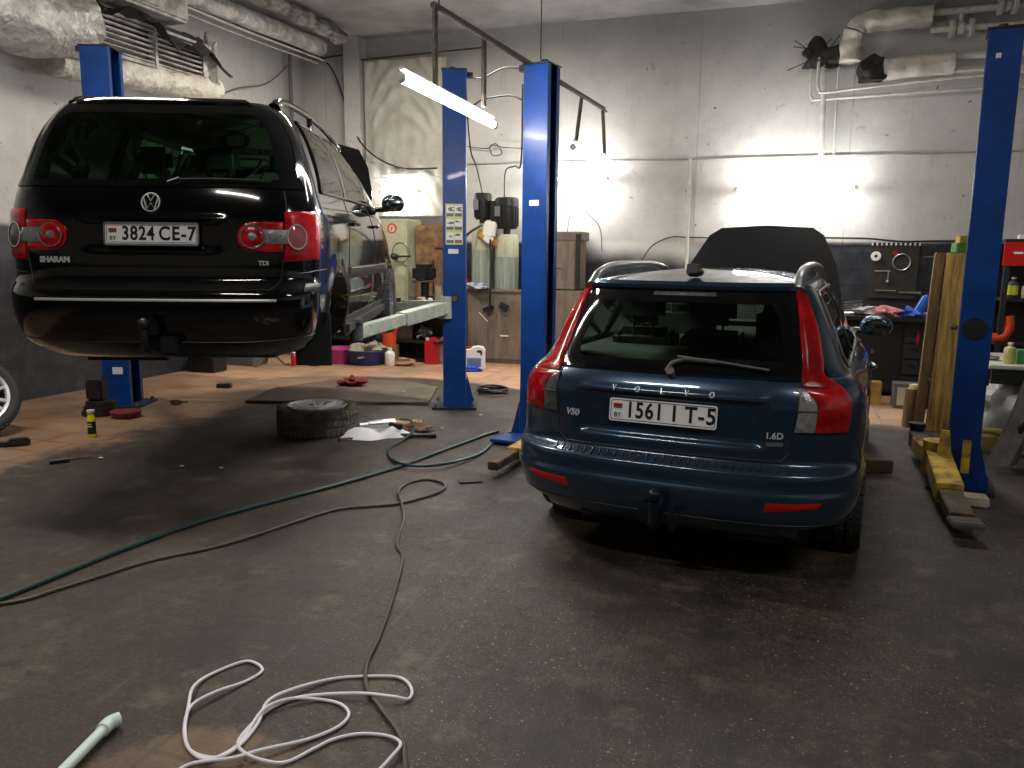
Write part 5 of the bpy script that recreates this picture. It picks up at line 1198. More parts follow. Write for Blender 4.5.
g = G(); g.box((0, 0, .53), (.66, .5, 1.06), bev=.01); g.build('lower_body', gw, cab2)
g = G(); g.box((-.02, 0, 1.42), (.60, .44, .70), bev=.01); g.build('upper_body', gw, cab2); g = G(); g.box((0, 0, 1.8), (.64, .46, .12), bev=.008); g.build('cornice', mat('grey_crate_top', (.2, .17, .15), .7, var=.3), cab2); g = G(); g.box((.28, -.24, 1.45), (.07, .02, .75)); g.build('edge_strip', K['iron'], cab2)
g = G(); g.cyl((-.1, -.26, 1.36), (.06, -.26, 1.36), .008, n=6); g.build('handle', K['iron'], cab2)
tankm = mat('milky_tank_plastic', (.50, .50, .36), .35, var=.2, vs=5); liq = mat('grey_oil_film', (.30, .37, .33), .3, var=.3, vs=6, stretch=(6, 6, .4)); motm = mat('motor_black', (.018, .018, .02), .4, var=.3)
def pump(lab_t, lab_m, u, v, z0, ztop, r, mz, mh, mr):
    t = bt('oil_tank', lab_t, 'tank', u, v, z0); h = ztop-z0
    g = G(); g.lathe([(.001, 0), (r*.95, 0), (r, .015), (r, h*.92), (r*.9, h), (.001, h)], None, 28); g.build('body', tankm, t)
    g = G(); g.lathe([(r*1.01, .02), (r*1.01, h*.60)], None, 28); g.build('level_band', liq, t)
    for i in range(8): a = i*pi/4+.2; g = G(); g.cyl((r*1.0*cos(a), r*1.0*sin(a), .02), (r*1.0*cos(a), r*1.0*sin(a), h*.9), .006, n=6); g.build('rib', tankm, t)
    m_ = bt('electric_motor', lab_m, 'motor', u, v, mz); g = G(); g.lathe([(.001, 0), (mr*.8, 0), (mr*.92, .03), (mr*.92, mh*.7), (mr, mh*.72), (mr, mh*.94), (mr*.85, mh), (.001, mh)], None, 28); g.build('housing', motm, m_)
    for i in range(18): a = i*2*pi/18; g = G(); g.box((mr*.93*cos(a), mr*.93*sin(a), mh*.38), (.02, .006, mh*.6), rz=a); g.build('cooling_fin', motm, m_)
    g = G(); g.box((-mr*.5, -mr*.95, mh*.55), (.08, .02, .14), bev=.004); g.build('rating_plate', K['alloy'], m_)
    g = G(); g.cyl((0, 0, -(mz-ztop)), (0, 0, .01), .05, n=14); g.build('shaft_neck', K['iron'], m_)
pump('left milky oil tank under a black motor, on the grey cabinet', 'left black electric motor above the milky tank, next to the sticker post', -4.22, 10.9, 1.045, 1.97, .155, 2.03, .37, .125)
pump('right milky oil tank under a black motor, on the grey cabinet', 'right black electric motor above the milky tank, next to the middle post', -3.84, 10.86, 1.045, 1.82, .165, 1.90, .43, .17)
g = G(); g.box((0, 0, 0), (.14, .12, .28), bev=.02); g.cyl((-.1, 0, .05), (.12, 0, .05), .03); one(g, 'pump_junction', motm, 'dark junction block between the two black motors', 'junction', -4.04, 10.92, 2.15)
g = G(); g.box((0, 0, 0), (.17, .10, .22), bev=.02, ry=.2); g.box((-.02, 0, -.14), (.12, .09, .10), ry=.7, bev=.01); one(g, 'pump_valve', whp, 'white plastic valve body below the two black motors', 'valve', -4.02, 10.66, 1.89)
g = G(); g.box((0, 0, 0), (.34, .03, .10), ry=.5, bev=.004); one(g, 'cardboard_flap', mat('cardboard', (.5, .3, .12), .8), 'tan cardboard flap behind the white valve', 'card', -4.07, 10.72, 1.77, )
pipe('black hose hanging from the white valve over the grey cabinet', [(-3.99, 10.6, 1.75), (-3.98, 10.58, 1.4), (-3.97, 10.55, .95), (-4.0, 10.6, .70)], .016, K['black'], cat='hose', name='pump_hose')
pipe('black hose looping left from the left motor', [(-4.15, 10.7, 1.95), (-4.35, 10.6, 1.8), (-4.5, 10.6, 1.5), (-4.5, 10.65, 1.2)], .018, K['black'], cat='hose', name='pump_hose')
bottle('small red and white bottle on the grey cabinet behind the sticker post', -4.45, 10.8, 1.045, .18, .04, redp, whp)
g = G(); g.blob((0, 0, .04), (.3, .2, .1), 77, 12, .6); one(g, 'crumpled_rag', mat('blue_white_rag', (.5, .55, .6), .9, col2=(.1, .12, .25), vs=14), 'crumpled blue and white rag on the edge of the grey cabinet', 'rag', -4.22, 10.70, 1.045)
# power cables of the lifts
def wcable(label, pts, r=.008, m=None): g = G(); g.tube(smooth_path(pts, 8), r, 6); return onew(g, 'power_cable', m or K['black'], label, 'cable')
P0 = B(-4.22, 10.88, 2.39)
wcable('black cable dropping from the sticker post to the left motor', [(-.48, 8.1, 3.2), (-.44, 8.2, 2.6), (-.40, 8.8, 2.45), P0])
wcable('black cable dropping from the middle post to the right motor', [(.06, 6.75, 2.9), (.055, 6.78, 2.3), (-.0, 7.6, 2.35), (-.10, 9.2, 2.45), B(-3.87, 10.82, 2.32)])
wcable('upper black cable slung between the two blue posts', [(-.45, 8.0, 3.22), (-.30, 7.6, 3.12), (-.1, 7.1, 3.10), (.06, 6.75, 3.02)])
wcable('lower black cable slung between the two blue posts', [(-.50, 8.05, 3.05), (-.42, 7.9, 2.93), (-.28, 7.5, 2.92), (-.05, 7.0, 2.86), (.06, 6.75, 2.78)])
wcable('tangle of thin wires on the far wall above the motors', [B(-4.6, 11.25, 3.1), B(-4.3, 11.25, 3.06), B(-4.15, 11.22, 3.12), B(-4.05, 11.2, 2.98), B(-4.2, 11.22, 2.96), B(-4.22, 11.2, 3.1), B(-4.0, 11.22, 3.06), B(-3.6, 11.25, 3.04)], .007)
# ================================================================ RIGHT SIDE BENCH
tb = bt('tool_board', 'dark tool board with a row of hooks on the far wall, right', 'board', 1.22, 11.26, 1.05)
g = G(); g.box((0, 0, .34), (.56, .03, .70), bev=.004); g.build('backing', mat('tool_board_dark', (.035, .028, .024), .6, var=.4), tb)
for i in range(11): g = G(); x = -.27+i*.054; g.tube([(x, -.02, .67), (x, -.06, .66), (x, -.065, .69)], .009, 6); g.build('hook', K['bright'], tb)
g = G(); g.lathe([(.02, 0), (.06, 0), (.06, .02), (.045, .025), (.02, .02), (.02, 0)], Matrix.Rotation(pi/2, 4, 'X'), 28); one(g, 'white_disc', whp, 'white round disc hanging on the dark tool board', 'disc', 1.00, 11.22, 1.57)
g = G(); g.tube([Vector((.10*cos(a), 0, .10*sin(a))) for a in [2*pi*i/28 for i in range(28)]], .008, 8, closed=True); one(g, 'wire_ring', K['alloy'], 'thin metal ring hanging on the dark tool board', 'ring', 1.30, 11.21, 1.50)
g = G(); g.box((0, 0, 0), (.06, .03, .05), bev=.01); one(g, 'red_clip', redp, 'small red clip at the top of the metal ring', 'clip', 1.22, 11.21, 1.61)
g = G(); g.cyl((-.10, 0, 0), (.08, 0, 0), .009); g.cyl((.06, 0, 0), (.06, 0, -.12), .008); g.ball((.06, 0, -.13), .022, 6); one(g, 't_spanner', K['alloy'], 'thin steel bar with a hanging socket on the tool board', 'tool', 1.10, 11.21, 1.385)
g = G(); g.cyl((-.12, 0, 0), (.10, 0, 0), .010); g.box((-.12, 0, 0), (.05, .02, .03)); one(g, 'ring_spanner', K['steel'], 'dull spanner low on the left of the tool board', 'tool', 1.16, 11.21, 1.14)
g = G(); g.cyl((-.12, 0, 0), (.12, 0, 0), .013); g.box((.1, 0, 0), (.07, .02, .035), bev=.004); one(g, 'adjustable_spanner', K['steel'], 'dull spanner low on the right of the tool board', 'tool', 1.42, 11.21, 1.12)
pipe('grey air line curling on the dark wall behind the timber post', [(1.55, 11.2, 1.56), (1.68, 11.2, 1.56), (1.8, 11.2, 1.45), (2.0, 11.2, 1.42)], .009, K['grey'], cat='hose', name='air_line')
rb = bt('tool_bench', 'black tool bench beside the door mirror of the blue car', 'bench', 1.25, 10.15, 0)
g = G(); g.box((0, 0, .88), (1.35, .85, .05), bev=.006); g.build('bench_top', K['black'], rb)
g = G(); g.box((0, .05, .45), (1.3, .7, .82), bev=.01); g.build('body', mat('dark_chest', (.02, .02, .022), .4), rb)
for i in range(4): g = G(); g.box((.30, -.31, .16+i*.18), (.62, .02, .16), bev=.005); d_ = g.build('drawer', mat('dark_chest2', (.028, .026, .028), .35), rb); g = G(); g.box((.30, -.33, .20+i*.18), (.5, .015, .015)); g.build('handle', K['iron'], d_)
g = G(); g.box((-.33, -.31, .45), (.58, .02, .76), bev=.005); g.build('door', mat('dark_chest3', (.016, .014, .016), .4), rb)
g = G(); g.box((.12, -.33, .68), (.02, .01, .16)); g.build('red_strip', redp, rb); 
rnd = random.Random(11)
specs = [('spanner_set', K['alloy'], 'chrome spanner set fanned out', 'spanners'), ('cloth', mat('pale_cloth', (.55, .5, .5), .9), 'crumpled pale cloth', 'cloth'), ('red_pliers', redp, 'red-handled pliers', 'pliers'), ('pink_glove', mat('pink_glove', (.6, .25, .25), .8), 'pinkish work glove', 'glove'), ('green_bottle', mat('green_b', (.03, .3, .15), .4), 'dark green plastic box', 'box'), ('blue_cloth', mat('blue_cloth2', (.03, .10, .45), .8), 'bright blue cloth', 'cloth'), ('blue_drill', mat('blue_tool', (.04, .16, .6), .35), 'blue angled power tool', 'power tool'), ('white_brush', whp, 'white hand brush', 'brush'), ('steel_clamp', K['steel'], 'small steel clamp', 'clamp'), ('brown_jar', mat('brown_jar', (.15, .07, .03), .3), 'brown jar', 'jar')]
for i, (nm, m_, lb, ct) in enumerate(specs):
    u = .70+i*.115; v = 9.86+rnd.uniform(0, .12); g = G()
    if nm == 'spanner_set': [g.cyl((-.1, 0, .02+.03*k), (.1, .04*k, .03+.03*k), .012, n=6) for k in range(5)]
    elif nm in ('cloth', 'pink_glove', 'blue_cloth'): g.blob((0, 0, .04), (.24, .18, .10), i, 10, .5)
    elif nm == 'red_pliers': g.tube([(-.1, 0, .02), (0, .02, .02), (.1, -.02, .02)], .012, 6); g.tube([(-.1, .04, .02), (0, .02, .02), (.1, .05, .02)], .012, 6)
    elif nm == 'blue_drill': g.box((0, 0, .13), (.09, .08, .24), ry=.5, bev=.02); g.box((-.06, 0, .03), (.18, .08, .07), bev=.02)
    elif nm == 'white_brush': g.box((0, 0, .06), (.2, .05, .03), ry=-.5, bev=.01); g.box((0, 0, .03), (.1, .04, .04))
    elif nm == 'steel_clamp': g.tube([(-.05, 0, .0), (-.05, 0, .12), (.05, 0, .12), (.05, 0, .03)], .012, 6); g.cyl((.05, 0, .0), (.05, 0, .08), .008)
    elif nm == 'brown_jar': g.lathe([(.001, 0), (.04, 0), (.04, .09), (.03, .10), (.03, .12), (.001, .12)], None, 16)
    else: g.box((0, 0, .035), (.15, .1, .07), bev=.008)
    one(g, nm, m_, lb+' on the black tool bench', ct, u, v, .905, rz=rnd.uniform(-.6, .6))
g = G(); g.blob((0, 0, 0), (.5, .3, .14), 8, 12, .6)
for i in range(16): r_ = random.Random(i+50); g.cyl((r_.uniform(-.25, .25), r_.uniform(-.1, .1), .03), (r_.uniform(-.35, .35), r_.uniform(-.15, .15), r_.uniform(.02, .16)), .008, n=5)
one(g, 'scrap_metal_heap', mat('scrap', (.10, .10, .10), .5, metal=.6, col2=(.03, .03, .03), vs=14), 'heap of scrap rods on the dark bin right of the white-fronted crate', 'scrap', 1.60, 9.28, .32)
def crate(label, x, y, w_, d_, h, m, lab=None, rz=-BA, name='crate', cat='box'):
    r = thing(name, label, cat, (x, y, 0), rz); g = G(); t = .012
    for cx, cy, sx, sy in ((0, -d_/2, w_, t), (0, d_/2, w_, t), (-w_/2, 0, t, d_), (w_/2, 0, t, d_)): g.box((cx, cy, h/2), (sx, sy, h))
    g.box((0, 0, .01), (w_, d_, .02)); g.build('body', m, r, smooth=False)
    g = G(); g.box((0, 0, h-.01), (w_*1.05, d_*1.05, .022), bev=.005); g.build('lid', m, r)
    if lab: g = G(); g.box((-.01, -d_/2-.008, h*.5), (w_*.74, .003, h*.72)); g.build('front_sheet', lab, r)
    return r
crate('small yellowish box on the floor right of the blue estate car', 3.86, 8.50, .19, .18, .24, mat('yellow_box', (.42, .27, .08), .6, var=.4))
crate('dark crate with a white front sheet, right of the yellowish box', 4.15, 8.28, .27, .22, .26, K['grey'], mat('white_sheet', (.62, .58, .46), .7, var=.2))
crate('black bin under the scrap heap', 4.50, 8.30, .36, .3, .30, K['black'], name='bin', cat='bin')
# timber post
tp = thing('timber_post', 'old yellow-brown timber post behind the right blue lift post', 'post', (3.89, 7.12, 0), -.35)
tw = mat('timber_post_wood', (.62, .40, .10), .6, col2=(.26, .15, .05), vs=4, stretch=(7, 7, .6), bump=.35); tw2 = mat('timber_dark', (.24, .14, .055), .65, col2=(.11, .06, .03), vs=5, stretch=(6, 6, .6), bump=.3)
g = G(); g.box((.0, 0, .80), (.19, .12, 1.60), bev=.008, ry=.02); g.build('front_plank', tw, tp)
g = G(); g.box((-.15, .03, .80), (.08, .10, 1.60), bev=.008, ry=.03); g.build('rear_plank', tw2, tp)
g = G(); g.blob((.03, -.062, .95), (.06, .02, .05), 3, 8, .2); g.build('knot', K['rusty'], tp)
g = G(); g.box((0, 0, .04), (.12, .1, .08), bev=.006); onew(g, 'green_carton', mat('green_carton', (.10, .32, .06), .5, var=.4), 'small green carton on top of the timber post', 'carton', 3.92, 7.12, 1.605)
g = G(); g.box((0, 0, .03), (.085, .08, .06), bev=.004); onew(g, 'wood_block', mat('cut_wood', (.42, .27, .07), .6), 'small wooden block on the green carton', 'block', 3.93, 7.12, 1.687)
bottle('tiny dark purple bottle beside the green carton on the timber post', 4.03, 7.13, 1.60, .16, .025, mat('purple', (.08, .03, .15), .4), None, world=True)
g = G(); g.lathe([(.001, 0), (.075, 0), (.08, .02), (.075, .36), (.001, .36)], None, 16); onew(g, 'wood_log', tw2, 'short upright log left of the timber post foot', 'log', 3.72, 7.30, 0)
g = G(); g.cyl((0, 0, 0), (0, 0, .03), .06, n=20); g.cyl((0, 0, .03), (0, 0, .04), .045, n=20); onew(g, 'cream_lid', mat('cream_lid', (.7, .62, .4), .5), 'cream round lid on top of the short log', 'lid', 3.73, 7.29, .361)
# shelving and table at the right edge
sh = bt('storage_rack', 'dark storage rack with a red top beam, right edge of the photo', 'shelf', 2.55, 9.2, 0)
for x in (-.58, .58):
    for y in (-.22, .22): g = G(); g.box((x, y, .85), (.045, .045, 1.7)); g.build('upright', K['iron'], sh)
for z in (.12, .725, 1.16): g = G(); g.box((0, 0, z), (1.2, .48, .03)); g.build('shelf_board', K['black'], sh)
g = G(); g.box((0, -.23, 1.60), (1.24, .04, .23), bev=.006); rbm = g.build('red_beam', K['red'], sh)
g = G(); g.box((-.25, -.252, 1.62), (.26, .003, .14)); g.build('paper_notice', mat('notice_cream', (.6, .52, .34), .6), rbm); g = G(); g.box((-.5, -.252, 1.61), (.08, .003, .02)); g.build('white_mark', K['white'], rbm)
g = G(); g.box((0, 0, 1.73), (1.24, .5, .025)); g.build('rack_top', K['black'], sh)
g = G(); g.box((0, .23, .9), (1.2, .01, 1.6)); g.build('rear_panel', K['black'], sh)
for i, (u, z, h, r, m_, c_, lb, lm) in enumerate(((2.06, 1.177, .20, .045, mat('dark_b', (.05, .05, .06), .4), whp, 'dark bottle with white cap on the rack, beside the blue post', mat('lime', (.6, .65, .03), .5)), (2.17, 1.177, .15, .035, mat('beige_b', (.5, .45, .32), .5), None, 'small beige bottle on the rack, right of the lime-labelled one', None), (2.29, 1.177, .22, .03, K['iron'], None, 'dark slim bottle on the upper rack shelf', None))):
    bottle(lb, u, 9.05, z, h, r, m_, c_, labelm=lm)
g = G(); g.tube(smooth_path([(-.14, 0, .06), (.0, 0, .05), (.06, 0, .14), (.05, 0, .26)], 6), .045, 10); one(g, 'orange_sander', mat('orange_tool', (.65, .07, .01), .35), 'orange curved power tool on the rack beside the blue post', 'power tool', 1.99, 8.99, .74)
for i in range(3): g = G(); g.cyl((0, 0, 0), (.10+.03*i, -.02, .62-.06*i), .009, n=6); g.ball((0, 0, .01), .016, 6); one(g, 'long_rod', K['steel'], ('thin steel rod leaning in the rack, leftmost of three', 'middle thin steel rod leaning in the rack', 'rightmost of three thin steel rods leaning in the rack')[i], 'rod', 2.30+i*.07, 8.93, .742)
for i in range(6): g = G(); g.box((0, 0, .02), (.09, .06, .04), bev=.005); one(g, 'small_box', [K['white'], K['grey'], K['wood']][i % 3], ['white', 'grey', 'wooden'][i % 3]+' small box on top of the red-beamed rack, '+('left' if i < 3 else 'right')+' half', 'box', 2.1+i*.11, 9.05, 1.743)
wt = bt('side_table', 'white-topped low table right of the blue lift post', 'table', 2.28, 7.68, 0)
g = G(); g.box((0, 0, .705), (1.5, 1.0, .03), bev=.005); g.build('tabletop', mat('dirty_white_top', (.6, .62, .52), .5, var=.2), wt); g = G(); g.box((0, -.46, .63), (1.45, .05, .12)); g.build('apron', K['black'], wt)
for x in (-.02, .66):
    for y in (-.42, .42): g = G(); g.box((x, y, .345), (.06, .06, .69)); g.build('leg', K['black'], wt)
bottle('yellowish bottle with white cap on the white-topped table', 1.70, 7.35, .72, .17, .045, mat('amber_b', (.45, .38, .15), .4), whp)
g = G(); g.box((0, 0, .055), (.2, .14, .11), bev=.006); one(g, 'green_box', mat('green_box', (.06, .3, .09), .5), 'green box on the white-topped table at the photo edge', 'box', 1.86, 7.42, .72)
g = G(); g.blob((0, 0, .02), (.14, .1, .05), 9, 8, .4); one(g, 'metal_part', K['steel'], 'dull metal part on the white-topped table next to the post', 'part', 1.60, 7.55, .72)
sack = mat('white_sack', (.62, .61, .57), .6, var=.2, bump=.7, bs=8)
g = G(); g.blob((0, 0, .22), (.46, .34, .46), 14, 18, .28); one(g, 'plastic_sack', sack, 'crumpled white sack under the white-topped table, beside the post', 'sack', 1.70, 7.40, .16)
g = G(); g.blob((0, 0, .19), (.4, .3, .36), 15, 18, .3); one(g, 'plastic_sack', sack, 'second crumpled white sack under the table, nearer the photo edge', 'sack', 2.12, 7.80, .14)
crate('yellow flattened box under the white sacks', *B(1.84, 7.55)[:2], .74, .58, .13, mat('pale_yellow', (.5, .42, .14), .6, var=.35), name='yellow_box')
# grey plastic bumper leaning upright
bp = thing('car_bumper', 'scuffed grey car bumper standing on end at the right edge', 'bumper', (3.64, 5.86, 0), .5)
bpm = mat('scuffed_bumper', (.16, .145, .125), .5, col2=(.09, .075, .06), vs=4, bump=.2); g = G(); rows = []
for i in range(25):
    t = i/24; z = .03+.80*t; x = -.20+.36*t+.05*sin(3*t); w_ = .30*(1-.25*t); row = []
    for k in range(13):
        s = k/12; a = (s-.5)*2.3; row.append(Vector((x+w_*(s-.1), -.16*cos(a)-.05*t-.03*(abs(s-.45) < .14), z+.04*sin(s*3))))
    rows.append(row)
g.grid(rows); g.grid([[p+Vector((.01, .02, 0)) for p in r] for r in rows]); g.build('skin', bpm, bp)
g = G(); g.ball((.02, -.16, .32), 1, 8, (.035, .02, .06)); g.build('lamp_hole', K['black'], bp); g = G(); g.ball((.14, -.17, .30), 1, 8, (.045, .02, .055)); g.build('fog_lamp_opening', K['black'], bp)
# ================================================================ FLOOR THINGS
def car_wheel(label, c, n_, r, wd, spokes, ang=0, twin=True, **k):
    root = thing('spare_wheel', label, 'wheel', c); n_ = Vector(n_).normalized()
    root.rotation_euler = Vector((1, 0, 0)).rotation_difference(n_).to_euler()
    t = wheel(root, 'tyre', (0, 0, 0), r, wd, 1, spokes=spokes, twin=twin, loose=True, rimr=.70, ang=ang, **k)
    return root
car_wheel('alloy wheel with worn tyre lying flat on the floor between the cars', (-1.70, 6.88, .118), (0, 0, 1), .345, .225, 7, dish=.97, rm=K['bright'], tm=mat('dusty_tyre', (.13, .11, .08), .8, col2=(.06, .052, .042), vs=9))
lw = car_wheel('alloy wheel leaning at the left edge of the photo', (-4.47, 6.52, .325), (.70, -.6, .40), .335, .22, 7, rm=K['bright'], dish=.85)
ri = mat('black_rubber_shine', (.015, .015, .018), .4)
g = G(); g.box((0, 0, .03), (.16, .09, .06), rz=.5, bev=.015); g.box((-.09, -.04, .02), (.10, .07, .035), bev=.01); onew(g, 'rubber_chock', ri, 'black rubber chock at the left edge in front of the leaning wheel', 'chock', -3.93, 6.22, 0)
sc_ = bottle('yellow and black spray can standing on the floor in front of the far left post', -3.50, 6.52, 0, .235, .033, mat('can_yellow', (.75, .72, .02), .35), mat('can_white', (.7, .72, .75), .3), 'spray_can', .75, cat='can', labelm=mat('can_black', (.02, .02, .025), .35), world=True)
g = G(); g.box((0, 0, .0), (.042, .002, .012)); g.box((0, 0, .02), (.036, .002, .008)); o = g.build('printed_mark', mat('can_print', (.7, .7, .1), .4), sc_); o.location = (.0, -.0345, .10)
g = G(); g.tube([(-.10, -.03, .018), (.02, .01, .018)], .022, 10); g.cyl((.02, .01, .018), (.16, .06, .016), .006); onew(g, 'screwdriver', ri, 'black-handled screwdriver on the floor right of the spray can', 'tool', -3.28, 5.72, 0, .3)
for i in range(3): g = G(); g.lathe([(.03, 0), (.15-.01*i, 0), (.155-.01*i, .02), (.15-.01*i, .045), (.03, .045), (.03, 0)], None, 24); onew(g, 'rubber_pad', ri, ('bottom', 'middle', 'topmost')[i]+' black rubber pad of the stack in front of the far left post', 'pad', -3.93+.01*i, 7.48, .045*i, group=None)
g = G(); g.box((0, 0, .10), (.16, .14, .2), bev=.02); onew(g, 'rubber_block', ri, 'black rubber block standing on the pad stack by the far left post', 'block', -3.95, 7.50, .135)
g = G(); g.lathe([(.001, 0), (.10, 0), (.13, .03), (.14, .06), (.12, .055), (.001, .02)], None, 24); onew(g, 'red_dish', mat('dull_red', (.18, .02, .02), .5), 'dull red dish beside the black pad stack', 'dish', -3.62, 7.36, 0)
g = G(); g.box((0, 0, .025), (.10, .05, .05), bev=.01); g.cyl((.05, 0, .03), (.12, .01, .03), .012); onew(g, 'hose_fitting', K['rusty'], 'small rusty hose fitting right of the far left post', 'fitting', -3.42, 8.0, 0)
g = G(); g.box((0, 0, .025), (.16, .08, .05), bev=.006); onew(g, 'black_block', ri, 'small black block on the tiles beneath the black car', 'block', -3.30, 9.05, 0)
g = G(); g.blob((0, 0, .045), (.26, .18, .11), 33, 14, .5); g.blob((-.12, -.02, .03), (.16, .10, .06), 34, 10, .5); onew(g, 'pink_rag', mat('crimson_rag', (.22, .012, .04), .85, var=.4), 'crumpled crimson rag on the floor behind the flat wheel', 'rag', -1.83, 9.12, .03)
g = G(); g.box((0, 0, .012), (.62, .04, .024)); onew(g, 'floor_rail', mat('pale_metal_rail', (.55, .45, .32), .4, metal=.4), 'pale metal strip on the floor right of the far left post', 'strip', -3.27, 8.16, 0, -.02)
# low screed step beside the sticker post
sm = mat('screed_step', (.15, .115, .08), .75, col2=(.085, .065, .047), vs=2.5, bump=.2)
g = G(); g.prism([(-2.75, 8.12), (-.86, 8.12), (-.86, 9.1), (-1.3, 9.55), (-2.2, 9.5), (-2.7, 8.9)], 0, .03); o = g.build('floor_step', sm, smooth=False); tag(o, kind='structure')
# white bag with the impact wrench
def bagmesh():
    g = G(); rows = []; n = 40
    for i in range(9):
        t = 1-i/8; row = []
        for j in range(n):
            a = 2*pi*j/n; R = .26*(1+.16*sin(2*a+.6)+.10*sin(3*a+1)+.07*sin(7*a))*t
            row.append(Vector((R*1.15*cos(a), R*.8*sin(a), .004+.085*sin(pi*min(t*1.0, 1))*(.6+.4*sin(3*a+5*t)))))
        rows.append(row)
    g.grid(rows, closed=True); return g
onew(bagmesh(), 'white_bag', mat('bag_white', (.88, .88, .88), .5, bump=.4, bs=12), 'crumpled white plastic bag on the floor right of the flat wheel', 'bag', -1.15, 6.70, .003)
iw = thing('impact_wrench', 'air impact wrench lying on the white bag', 'wrench', (-1.13, 6.72, .10), .35)
g = G(); g.cyl((-.03, 0, 0), (.13, 0, 0), .038, n=18); g.cyl((-.10, 0, 0), (-.03, 0, 0), .030, .038, n=18); g.cyl((-.17, 0, 0), (-.10, 0, 0), .017, n=12); g.build('housing', K['alloy'], iw)
g = G(); g.tube([(.07, 0, 0), (.13, -.10, -.01), (.15, -.15, -.01)], .022, 10); g.build('grip', K['black'], iw)
g = G(); g.blob((0, 0, .03), (.34, .2, .07), 61, 12, .5); onew(g, 'oily_rag', mat('oily_rag', (.20, .09, .05), .85, col2=(.05, .03, .02), vs=12), 'brown oily rag right of the white bag', 'rag', -.90, 6.84, 0)
g = G(); g.tube([Vector((.05*cos(a)*1.6, .035*sin(a), 0)) for a in [2*pi*i/20 for i in range(20)]], .012, 6, closed=True); g.tube([Vector((.14+.035*cos(a), .02+.035*sin(a), .004)) for a in [2*pi*i/20 for i in range(20)]], .014, 6, closed=True); onew(g, 'brass_coupling', mat('brass', (.45, .30, .16), .4, metal=.6), 'brass hose coupling on the brown oily rag', 'fitting', -.98, 6.93, .07)
g = G(); g.cyl((-.16, 0, .02), (.14, 0, .02), .017); g.cyl((.14, 0, .02), (.20, .0, .02), .025); onew(g, 'black_tube', K['black'], 'short black tube lying below the oily rag', 'tube', -.84, 6.64, 0, .05)
g = G(); g.box((0, 0, .01), (.07, .05, .02), rz=.5); g.box((.05, .03, .01), (.05, .03, .02), rz=-.3); onew(g, 'nut_cluster', K['rusty'], 'cluster of rusty nuts left of the white bag', 'nuts', -1.40, 6.5, 0)
# hoses and cables on the floor (world coordinates)
def hose(label, pts, r, m, name, cat, k=8):
    g = G(); g.tube(smooth_path([(p[0], p[1], (p[2] if len(p) > 2 else r)+.001) for p in pts], k), r, 8); return onew(g, name, m, label, cat)
teal = mat('teal_hose', (.012, .045, .05), .4)
hose('dark teal air hose crossing the floor from the left edge to the middle post', [(-2.5, 2.85), (-2.36, 3.16), (-2.27, 3.35), (-2.18, 3.56), (-2.02, 3.95), (-1.78, 4.41), (-1.45, 4.83), (-1.15, 5.19), (-.81, 5.66), (-.5, 6.22), (-.19, 6.77), (-.10, 6.82), (-.13, 6.6), (-.24, 6.07), (-.48, 5.68, .03), (-.72, 5.62, .03), (-.90, 5.86), (-.97, 6.2), (-.90, 6.5), (-.84, 6.72, .05), (-.90, 6.95, .08), (-1.0, 6.98, .08)], .012, teal, 'air_hose', 'hose')
tan = mat('tan_cable', (.075, .058, .04), .5)
hose('thin brown cable looping on the floor and running down to the bottom of the photo', [(-2.9, 3.1), (-2.24, 3.31), (-2.07, 3.48), (-1.81, 3.82), (-1.5, 4.08), (-1.09, 4.63), (-.85, 4.74), (-.69, 4.80), (-.50, 5.0), (-.44, 5.15), (-.48, 5.28), (-.60, 5.34), (-.71, 5.21), (-.73, 5.0, .02), (-.68, 4.78, .024), (-.63, 4.51), (-.61, 4.1), (-.55, 3.89), (-.53, 3.41), (-.53, 3.03), (-.54, 2.83), (-.51, 2.66), (-.44, 2.53), (-.36, 2.39), (-.32, 2.26), (-.27, 1.9), (-.2, 1.5)], .0085, tan, 'floor_cable', 'cable')
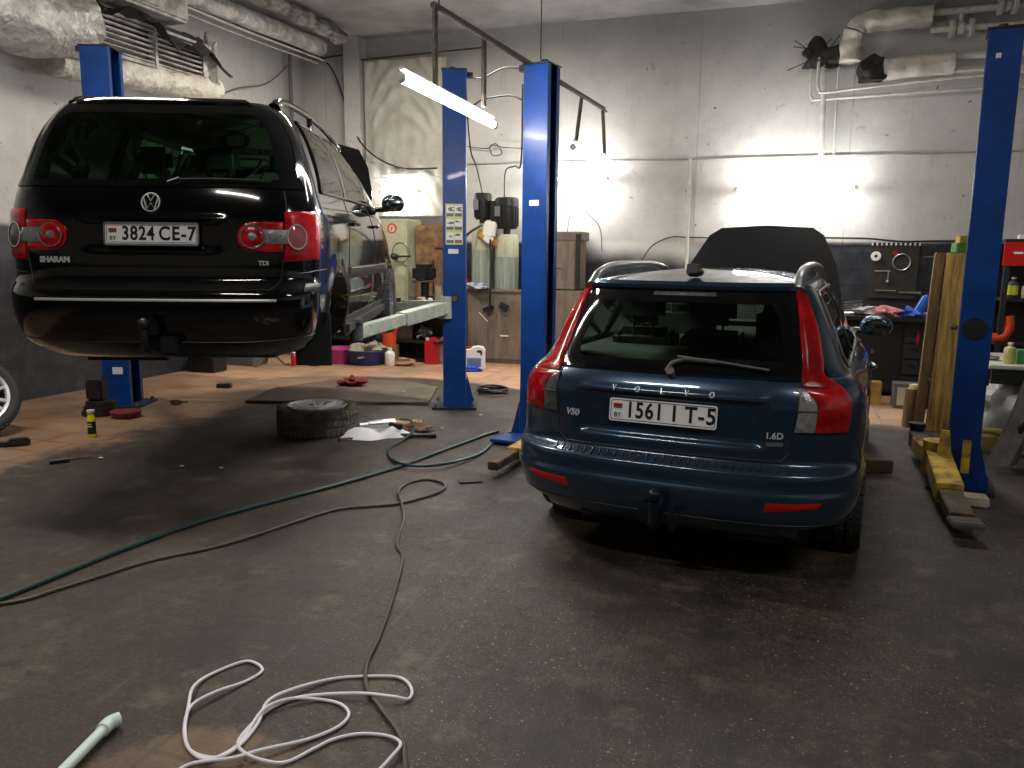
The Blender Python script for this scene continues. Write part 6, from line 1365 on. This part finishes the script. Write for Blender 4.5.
# white cable: four loops
wc = mat('white_cable_jacket', (.86, .83, .9), .4)
WP = [(-1.0, 2.17, 0.0065), (-0.96, 2.22, 0.0065), (-0.84, 2.23, 0.0195), (-0.77, 2.27, 0.0195), (-0.64, 2.35, 0.0065), (-0.56, 2.42, 0.0065), (-0.54, 2.49, 0.0065), (-0.58, 2.55, 0.0065), (-0.66, 2.58, 0.0065), (-0.76, 2.56, 0.0195), (-0.83, 2.49, 0.0195), (-0.85, 2.34, 0.0065), (-0.88, 2.27, 0.0065), (-0.93, 2.24, 0.0065), (-1.0, 2.29, 0.0065), (-1.06, 2.4, 0.0065), (-1.08, 2.51, 0.0195), (-1.03, 2.6, 0.0195), (-0.96, 2.69, 0.0065), (-0.92, 2.77, 0.0065), (-0.97, 2.83, 0.0065), (-1.02, 2.83, 0.0065), (-1.1, 2.74, 0.0065), (-1.12, 2.63, 0.0195), (-1.09, 2.51, 0.0195), (-1.05, 2.38, 0.0065), (-0.99, 2.28, 0.0065), (-0.9, 2.25, 0.0065), (-0.85, 2.31, 0.0065), (-0.83, 2.43, 0.0065), (-0.83, 2.54, 0.0195), (-0.77, 2.62, 0.0195), (-0.64, 2.72, 0.0065), (-0.49, 2.74, 0.0065), (-0.4, 2.73, 0.0065), (-0.35, 2.66, 0.0065), (-0.35, 2.59, 0.0065), (-0.4, 2.58, 0.0195), (-0.52, 2.6, 0.0195), (-0.67, 2.61, 0.0065), (-0.76, 2.58, 0.0065), (-0.82, 2.51, 0.0065), (-0.85, 2.42, 0.0065), (-0.86, 2.33, 0.0065), (-0.82, 2.26, 0.0195), (-0.75, 2.22, 0.0195), (-0.68, 2.23, 0.0065), (-0.61, 2.3, 0.0065), (-0.56, 2.35, 0.0065), (-0.48, 2.38, 0.0065), (-0.39, 2.37, 0.0065), (-0.34, 2.31, 0.0195), (-0.36, 2.24, 0.0195), (-0.4, 2.17, 0.0065)]
hose('long white cable lying in loops at the bottom of the photo', WP, .0058, wc, 'white_cable', 'cable')
g = G(); p0, p1 = Vector((-1.33, 1.9, .03)), Vector((-1.30, 2.36, .03))
g.cyl(p0, p1, .017, n=16); d_ = (p1-p0).normalized(); g.tube(smooth_path([p1-d_*.01, p1+d_*.03, p1+d_*.055+Vector((.02, 0, 0))], 6), .023, 14); onew(g, 'plastic_tube', mat('pale_plastic_tube', (.72, .88, .80), .35), 'pale white plastic tube with an angled end, bottom left of the photo', 'tube')
g = G(); g.box((0, 0, .006), (.16, .10, .012), rz=.2, bev=.003); onew(g, 'steel_plate', K['iron'], 'small dark steel plate on the floor left of the yellow arm end', 'plate', -.28, 5.33, 0)
g = G(); g.box((0, 0, .045), (.62, .13, .09), bev=.008); onew(g, 'wooden_beam', mat('dull_beam', (.12, .085, .05), .7, var=.3, stretch=(1, 6, 6)), 'short wooden beam on the floor beside the rear wheel of the blue car', 'beam', 2.48, 5.72, 0, .06)
g = G(); g.box((0, 0, .025), (.22, .14, .05), rz=-.4, bev=.01); g.box((0, 0, .055), (.21, .13, .012), rz=-.35, bev=.003); onew(g, 'paper_packet', mat('cream_packet', (.55, .5, .38), .6), 'cream packet on the floor in front of the right post foot', 'packet', 2.93, 4.94, 0)
r_ = random.Random(3)
for i, (x, y) in enumerate(((-2.390, 5.630), (-2.090, 5.590), (-3.080, 5.830), (-.62, 7.0), (-.3, 7.6), (-1.2, 8.7))):
    g = G(); g.blob((0, 0, .008), (.034, .022, .014), i, 6, .4); onew(g, 'litter_scrap', whp, ('left pale scrap of litter below the black car', 'right pale scrap of litter below the black car', 'tiny pale scrap right of the screwdriver', 'tiny pale crumb right of the oily rag', 'tiny pale crumb left of the middle post foot', 'pale crumb on the screed step by the crimson rag')[i], 'litter', x, y, .03 if i == 5 else 0)
